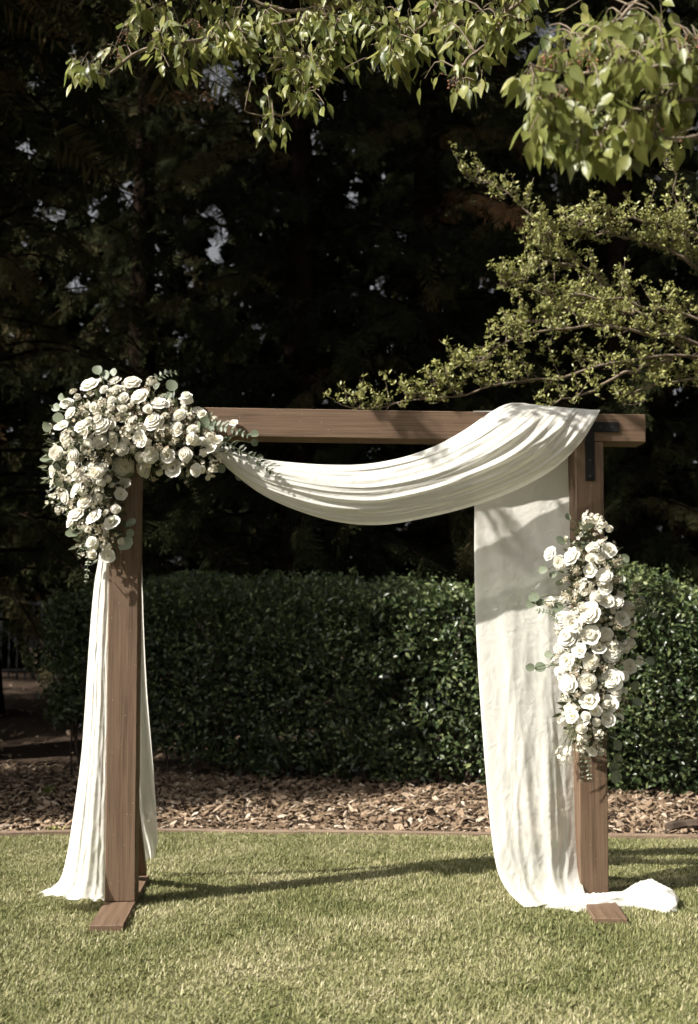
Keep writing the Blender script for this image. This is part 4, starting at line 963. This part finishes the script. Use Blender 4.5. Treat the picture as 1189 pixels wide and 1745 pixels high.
# (px, py, rx, ry, depth, nodes)
CL = [(1010, 175, 120, 75, 2.95, 62), (940, 200, 60, 60, 2.95, 22), (1110, 130, 90, 60, 3.0, 40), (1150, 50, 70, 60, 3.05, 34), (1050, 60, 70, 50, 3.1, 26), (1000, 235, 60, 35, 2.95, 18), (910, 120, 35, 35, 2.95, 12), (1085, 215, 50, 60, 2.95, 20), (1150, 190, 50, 60, 3.0, 16), (950, 60, 45, 45, 3.15, 12),
      (130, 110, 30, 22, 4.35, 9), (185, 85, 12, 18, 4.35, 3), (250, 30, 45, 30, 4.4, 14), (320, 40, 50, 40, 4.45, 16), (300, 95, 40, 35, 4.4, 12), (420, 35, 60, 45, 4.45, 26), (520, 60, 60, 55, 4.45, 40), (480, 120, 50, 45, 4.4, 20), (540, 160, 22, 45, 4.4, 9), (470, 215, 25, 15, 4.4, 5),
      (600, 20, 60, 40, 4.4, 26), (560, 95, 35, 35, 4.4, 14), (670, 60, 45, 50, 4.2, 24), (700, 100, 45, 40, 4.2, 14), (740, 20, 60, 40, 4.2, 18), (850, 30, 50, 45, 3.9, 22), (800, 130, 25, 25, 3.8, 6), (780, 60, 40, 40, 4.1, 10), (400, 95, 45, 25, 4.45, 8),
      (330, -70, 160, 50, 4.45, 34), (520, -90, 140, 60, 4.45, 40), (420, -150, 160, 50, 4.5, 30), (700, -90, 140, 60, 4.3, 36), (1000, -90, 180, 60, 3.4, 36), (250, -130, 90, 50, 4.4, 12), (110, -150, 90, 55, 4.25, 7), (-175, -275, 75, 55, 3.87, 17), (170, -75, 120, 38, 4.3, 7), (600, -190, 200, 50, 4.5, 30)]  # clusters above the frame are unseen, several added to shade the hanging panel
r = np.random.default_rng(720); leaves = []; nodes = []
for (cx_, cy_, rx, ry, d, nn) in CL:
    near = d < 3.3; nn = int(nn * .56) if near else nn
    for k in range(nn):
        th = r.uniform(0, 6.283); q = math.sqrt(r.uniform(0, 1)); px, py = cx_ + rx * q * math.cos(th), cy_ + ry * q * math.sin(th)
        p = P(px, py, d + r.normal(0, .12)); ii = np.argmin(np.linalg.norm(LP - p, axis=1)); a_ = LP[ii]
        mid = (a_ + p) / 2 + (0, 0, .25 * np.linalg.norm(a_ - p)) + r.normal(0, .01, 3)
        pw.tube(catmull([a_, mid, p], 6) - pb, np.linspace(.0032, .0016, 6), 4, .5, False)
        for j in range(r.integers(4, 7)):
            f = r.uniform(.2, 1.05); b0 = (1 - f) ** 2 * a_ + 2 * f * (1 - f) * mid + f * f * p + r.normal(0, .012, 3)
            dr = np.array((r.normal(0, .6), r.normal(0, .6), -1.0 + r.normal(0, .35))); ln = r.uniform(.038, .076) * (1.06 if near else .95)
            dr = dr / np.linalg.norm(dr); leaves.append((b0 + dr * ln * .45, dr, r.normal(0, .6, 3) + (-.3, -.9, .5), ln, np.clip(r.normal(.5, .22), 0, 1), py > -10))
        nodes.append(p)
leaves.sort(key=lambda q: (not q[5], q[0][1] - 12 * q[3]))
for i, (p, dr, nn, ln, var, vis) in enumerate(leaves[:300]):
    rot = basis(dr[None], nn[None])[0]; o = link('leaf', PLM[i % 4], None, pear)
    o.matrix_local = Matrix.Translation(Vector(p - pb)) @ Matrix([list(x) for x in rot]).to_4x4() @ Matrix.Diagonal((ln, ln, ln, 1))
rest = leaves[300:]; fb = Bag()
for k in range(4):
    S = rest[k::4]
    fb.scatter(PLT[k][0], PLT[k][1], np.array([q[0] for q in S]) - pb, basis(np.array([q[1] for q in S]), np.array([q[2] for q in S])), np.array([q[3] for q in S]), np.array([q[4] for q in S]))
link('foliage', fb.mesh('pear_foliage'), M['pear'], pear, kind='stuff')
# dry berry clusters
bt = Bag(); ico = []
th = np.arange(5) * 6.283 / 5
SV = np.concatenate([[(0, 0, 1)], np.stack([.9 * np.cos(th), .9 * np.sin(th), 0 * th + .45], -1), np.stack([.9 * np.cos(th + .6), .9 * np.sin(th + .6), 0 * th - .45], -1), [(0, 0, -1)]])
SF = np.array([[0, 1 + i, 1 + (i + 1) % 5] for i in range(5)] + [[1 + i, 6 + i, 1 + (i + 1) % 5] for i in range(5)] + [[1 + (i + 1) % 5, 6 + i, 6 + (i + 1) % 5] for i in range(5)] + [[11, 6 + (i + 1) % 5, 6 + i] for i in range(5)])
for (px, py, d) in [(930, 108, 2.95), (955, 165, 2.93), (1172, 72, 3.0), (330, 45, 4.4), (215, 60, 4.4), (185, 95, 4.35), (940, 230, 2.95), (775, 145, 3.8), (1110, 255, 2.95), (870, 25, 4.0), (550, 20, 4.4), (1000, 100, 2.95)]:
    c0 = P(px, py, d); m = 16; q = c0 + r.normal(0, .02, (m, 3)) * (1.3, 1, .8)
    bt.scatter(SV, [SF], q - pb, np.repeat(np.eye(3)[None], m, 0), r.uniform(.003, .0052, m), np.full(m, .5))
    for p in q: pw.tube([c0 + (0, 0, .03) - pb, p - pb], .0008, 3, .5, False)
link('berries', bt.mesh('berries'), M['berry'], pear, kind='stuff')
link('trunk', pw.mesh('pear_trunk'), M['twig'], pear)

# ------------------------------------------------------------------ small-leaved bush on the right
bush = thing('small_leaved_bush', 'arching bush with tiny yellow-green leaves behind the right end of the crossbeam', 'bush', (3.6, 7.7, 0))
bb = np.array((3.6, 7.7, 0)); bw = Bag()
BL_ = [
 [(1420, 800, 7.7), (1300, 640, 7.5), (1150, 603, 7.3), (1000, 630, 7.2), (880, 655, 7.15), (760, 677, 7.1), (665, 690, 7.1), (585, 692, 7.05)],
 [(1420, 800, 7.7), (1290, 690, 7.6), (1180, 612, 7.5), (1085, 530, 7.45), (985, 452, 7.4), (915, 375, 7.4), (850, 318, 7.4), (790, 292, 7.4)],
 [(1420, 800, 7.7), (1290, 600, 7.6), (1200, 470, 7.5), (1160, 360, 7.5), (1135, 270, 7.5)],
 [(1200, 470, 7.5), (1150, 430, 7.4), (1080, 405, 7.4), (990, 395, 7.35), (895, 410, 7.35)],
 [(1290, 600, 7.6), (1180, 540, 7.4), (1050, 510, 7.3), (930, 500, 7.25), (850, 482, 7.2)],
 [(1290, 640, 7.5), (1150, 580, 7.3), (1020, 560, 7.2), (890, 575, 7.1), (800, 615, 7.05), (735, 655, 7.0)],
 [(1150, 603, 7.3), (1060, 640, 7.2), (985, 670, 7.15), (938, 692, 7.1)],
 [(1200, 470, 7.5), (1189, 400, 7.4), (1120, 380, 7.35), (1040, 372, 7.3), (985, 385, 7.3)],
 [(1290, 690, 7.6), (1200, 650, 7.4), (1120, 650, 7.3), (1060, 690, 7.3)],
 [(1085, 530, 7.45), (1000, 520, 7.4), (930, 540, 7.35), (870, 560, 7.3)],
 [(985, 452, 7.4), (930, 450, 7.4), (880, 470, 7.4)],
]
r = np.random.default_rng(800); LPos, LDir, LN, LS, LV = [], [], [], [], []
DENS = [32, 27, 16, 26, 30, 34, 8, 22, 12, 18, 11]
for L, dens in zip(BL_, DENS):
    c = catmull([P(*q) for q in L], 50); c += np.stack([.03 * vnoise(np.arange(50) * .3, np.zeros(50) + k, 81 + k + len(L)) for k in range(3)], -1)
    bw.tube(c - bb, np.linspace(.016, .003, 50), 5, .5)
    f0 = .18 if L[0][0] > 1250 else .08
    for k in range(dens):
        f = f0 + (1 - f0) * (k + r.uniform()) / dens; i = min(int(f * 49), 48); a_ = c[i]; tg = norm(c[i + 1] - c[i])
        for side in range(2):
            d = tg * r.uniform(.3, 1) + np.array((r.normal(0, .4), r.normal(0, .5), r.normal(.25, .5))); d = norm(d); ln = r.uniform(.10, .34) * (1 - .4 * f)
            tip = a_ + d * ln + (0, 0, .04); tw = catmull([a_, a_ + d * ln * .5 + (0, 0, .0), tip], 6); bw.tube(tw - bb, np.linspace(.0035, .0015, 6), 3, .5, False)
            for m in range(int(ln / .033) + 2):
                q = tw[0] + (tw[-1] - tw[0]) * r.uniform(.2, 1.03) + r.normal(0, .018, 3)
                for j in range(r.integers(5, 9)):
                    LPos.append(q + r.normal(0, .009, 3)); LDir.append(np.array((r.normal(0, .8), r.normal(0, .8), r.normal(.55, .5)))); LN.append(r.normal(0, .6, 3) + (-.5, -.5, .7)); LS.append(r.uniform(.016, .036)); LV.append(np.clip(r.normal(.52, .22), 0, 1))
sb = Bag(); SL = np.array([(0, 0, 0), (-.26, .5, .06), (0, 1, 0), (.26, .5, .06)])
sb.scatter(SL, [np.array([[0, 2, 1], [0, 3, 2]])], np.array(LPos) - bb, basis(np.array(LDir), np.array(LN)), np.array(LS), np.array(LV))
link('foliage', sb.mesh('bush_foliage'), M['shrub'], bush, kind='stuff')
for k in range(4):
    q = bb + (r.normal(0, .12), r.normal(0, .12), -.05); e_ = P(1420, 800, 7.7)
    bw.tube(catmull([q, (q + e_) / 2 + r.normal(0, .1, 3), e_], 8) - bb, np.linspace(.03, .016, 8), 6, .5)
link('stems', bw.mesh('bush_stems'), M['twig'], bush)

# ------------------------------------------------------------------ iron fence far left
fx0, fx1, fy = -9.5, -3.2, 16.0; fz = float(terrain(np.array(-6.0), np.array(fy)))
fence = thing('iron_fence', 'black iron picket fence in the shade behind the hedge at far left', 'fence', (fx0, fy, fz))
b = Bag(); b.box((0, -.02, 1.10), (fx1 - fx0, .02, 1.15), .004); link('rail', b.mesh('rail', False), M['iron'], fence)
b = Bag(); b.box((0, -.02, .12), (fx1 - fx0, .02, .16), .004); link('rail', b.mesh('rail', False), M['iron'], fence)
b = Bag(); b.box((-.012, -.012, .0), (.012, .012, 1.10), .002); pk = b.mesh('picket', False); pk.materials.append(M['iron'])
b = Bag(); b.box((-.03, -.03, -.1), (.03, .03, 1.25), .004); pst = b.mesh('fence_post', False); pst.materials.append(M['iron'])
for k in range(int((fx1 - fx0) / .12)):
    o = link('picket', pk, None, fence); o.location = (.06 + .12 * k, 0, .0)
for k in range(4):
    o = link('fence_post', pst, None, fence); o.location = (k * (fx1 - fx0) / 3, 0, 0)

# ------------------------------------------------------------------ small things on the mulch
def weed(px, py, n, s, lab):
    d = CAM_H * FPX / (py - 1100); c = P(px, py, d); c[2] = .015; root = thing('weed', lab, 'weed', tuple(c))
    r = np.random.default_rng(int(px)); b = Bag(); az = r.uniform(0, 6.283, n)
    dr = np.stack([np.cos(az), np.sin(az), r.uniform(.4, 1.4, n)], -1)
    b.scatter(LT, LTRI, np.zeros((n, 3)) + r.normal(0, .02, (n, 3)) * (1, 1, 0), basis(dr, np.tile([[0, 0, 1.0]], (n, 1)) + r.normal(0, .2, (n, 3))), r.uniform(.6, 1.2, n) * s, r.uniform(.3, .8, n))
    link('leaves', b.mesh('weed_leaves'), M['pear'], root)
weed(84, 1352, 26, .075, 'small green weed in the mulch left of the drape')
weed(92, 1418, 14, .05, 'tiny weed at the mulch edge left of the drape')
c = P(1172, 1420, 6.9); c[2] = .03
lg = Bag(); q = catmull([(-.14, 0, .01), (-.05, .01, .02), (.05, -.01, .025), (.16, .01, .01)], 12)
lg.tube(q, .035 + .008 * vnoise(np.arange(12) * .8, np.zeros(12), 91), 7, .3)
o = link('bark_log', lg.mesh('bark_log', False), M['bark'], label='short dark chunk of bark on the mulch at the right edge', cat='log'); o.location = tuple(c); o.rotation_euler = (0, 0, .3)
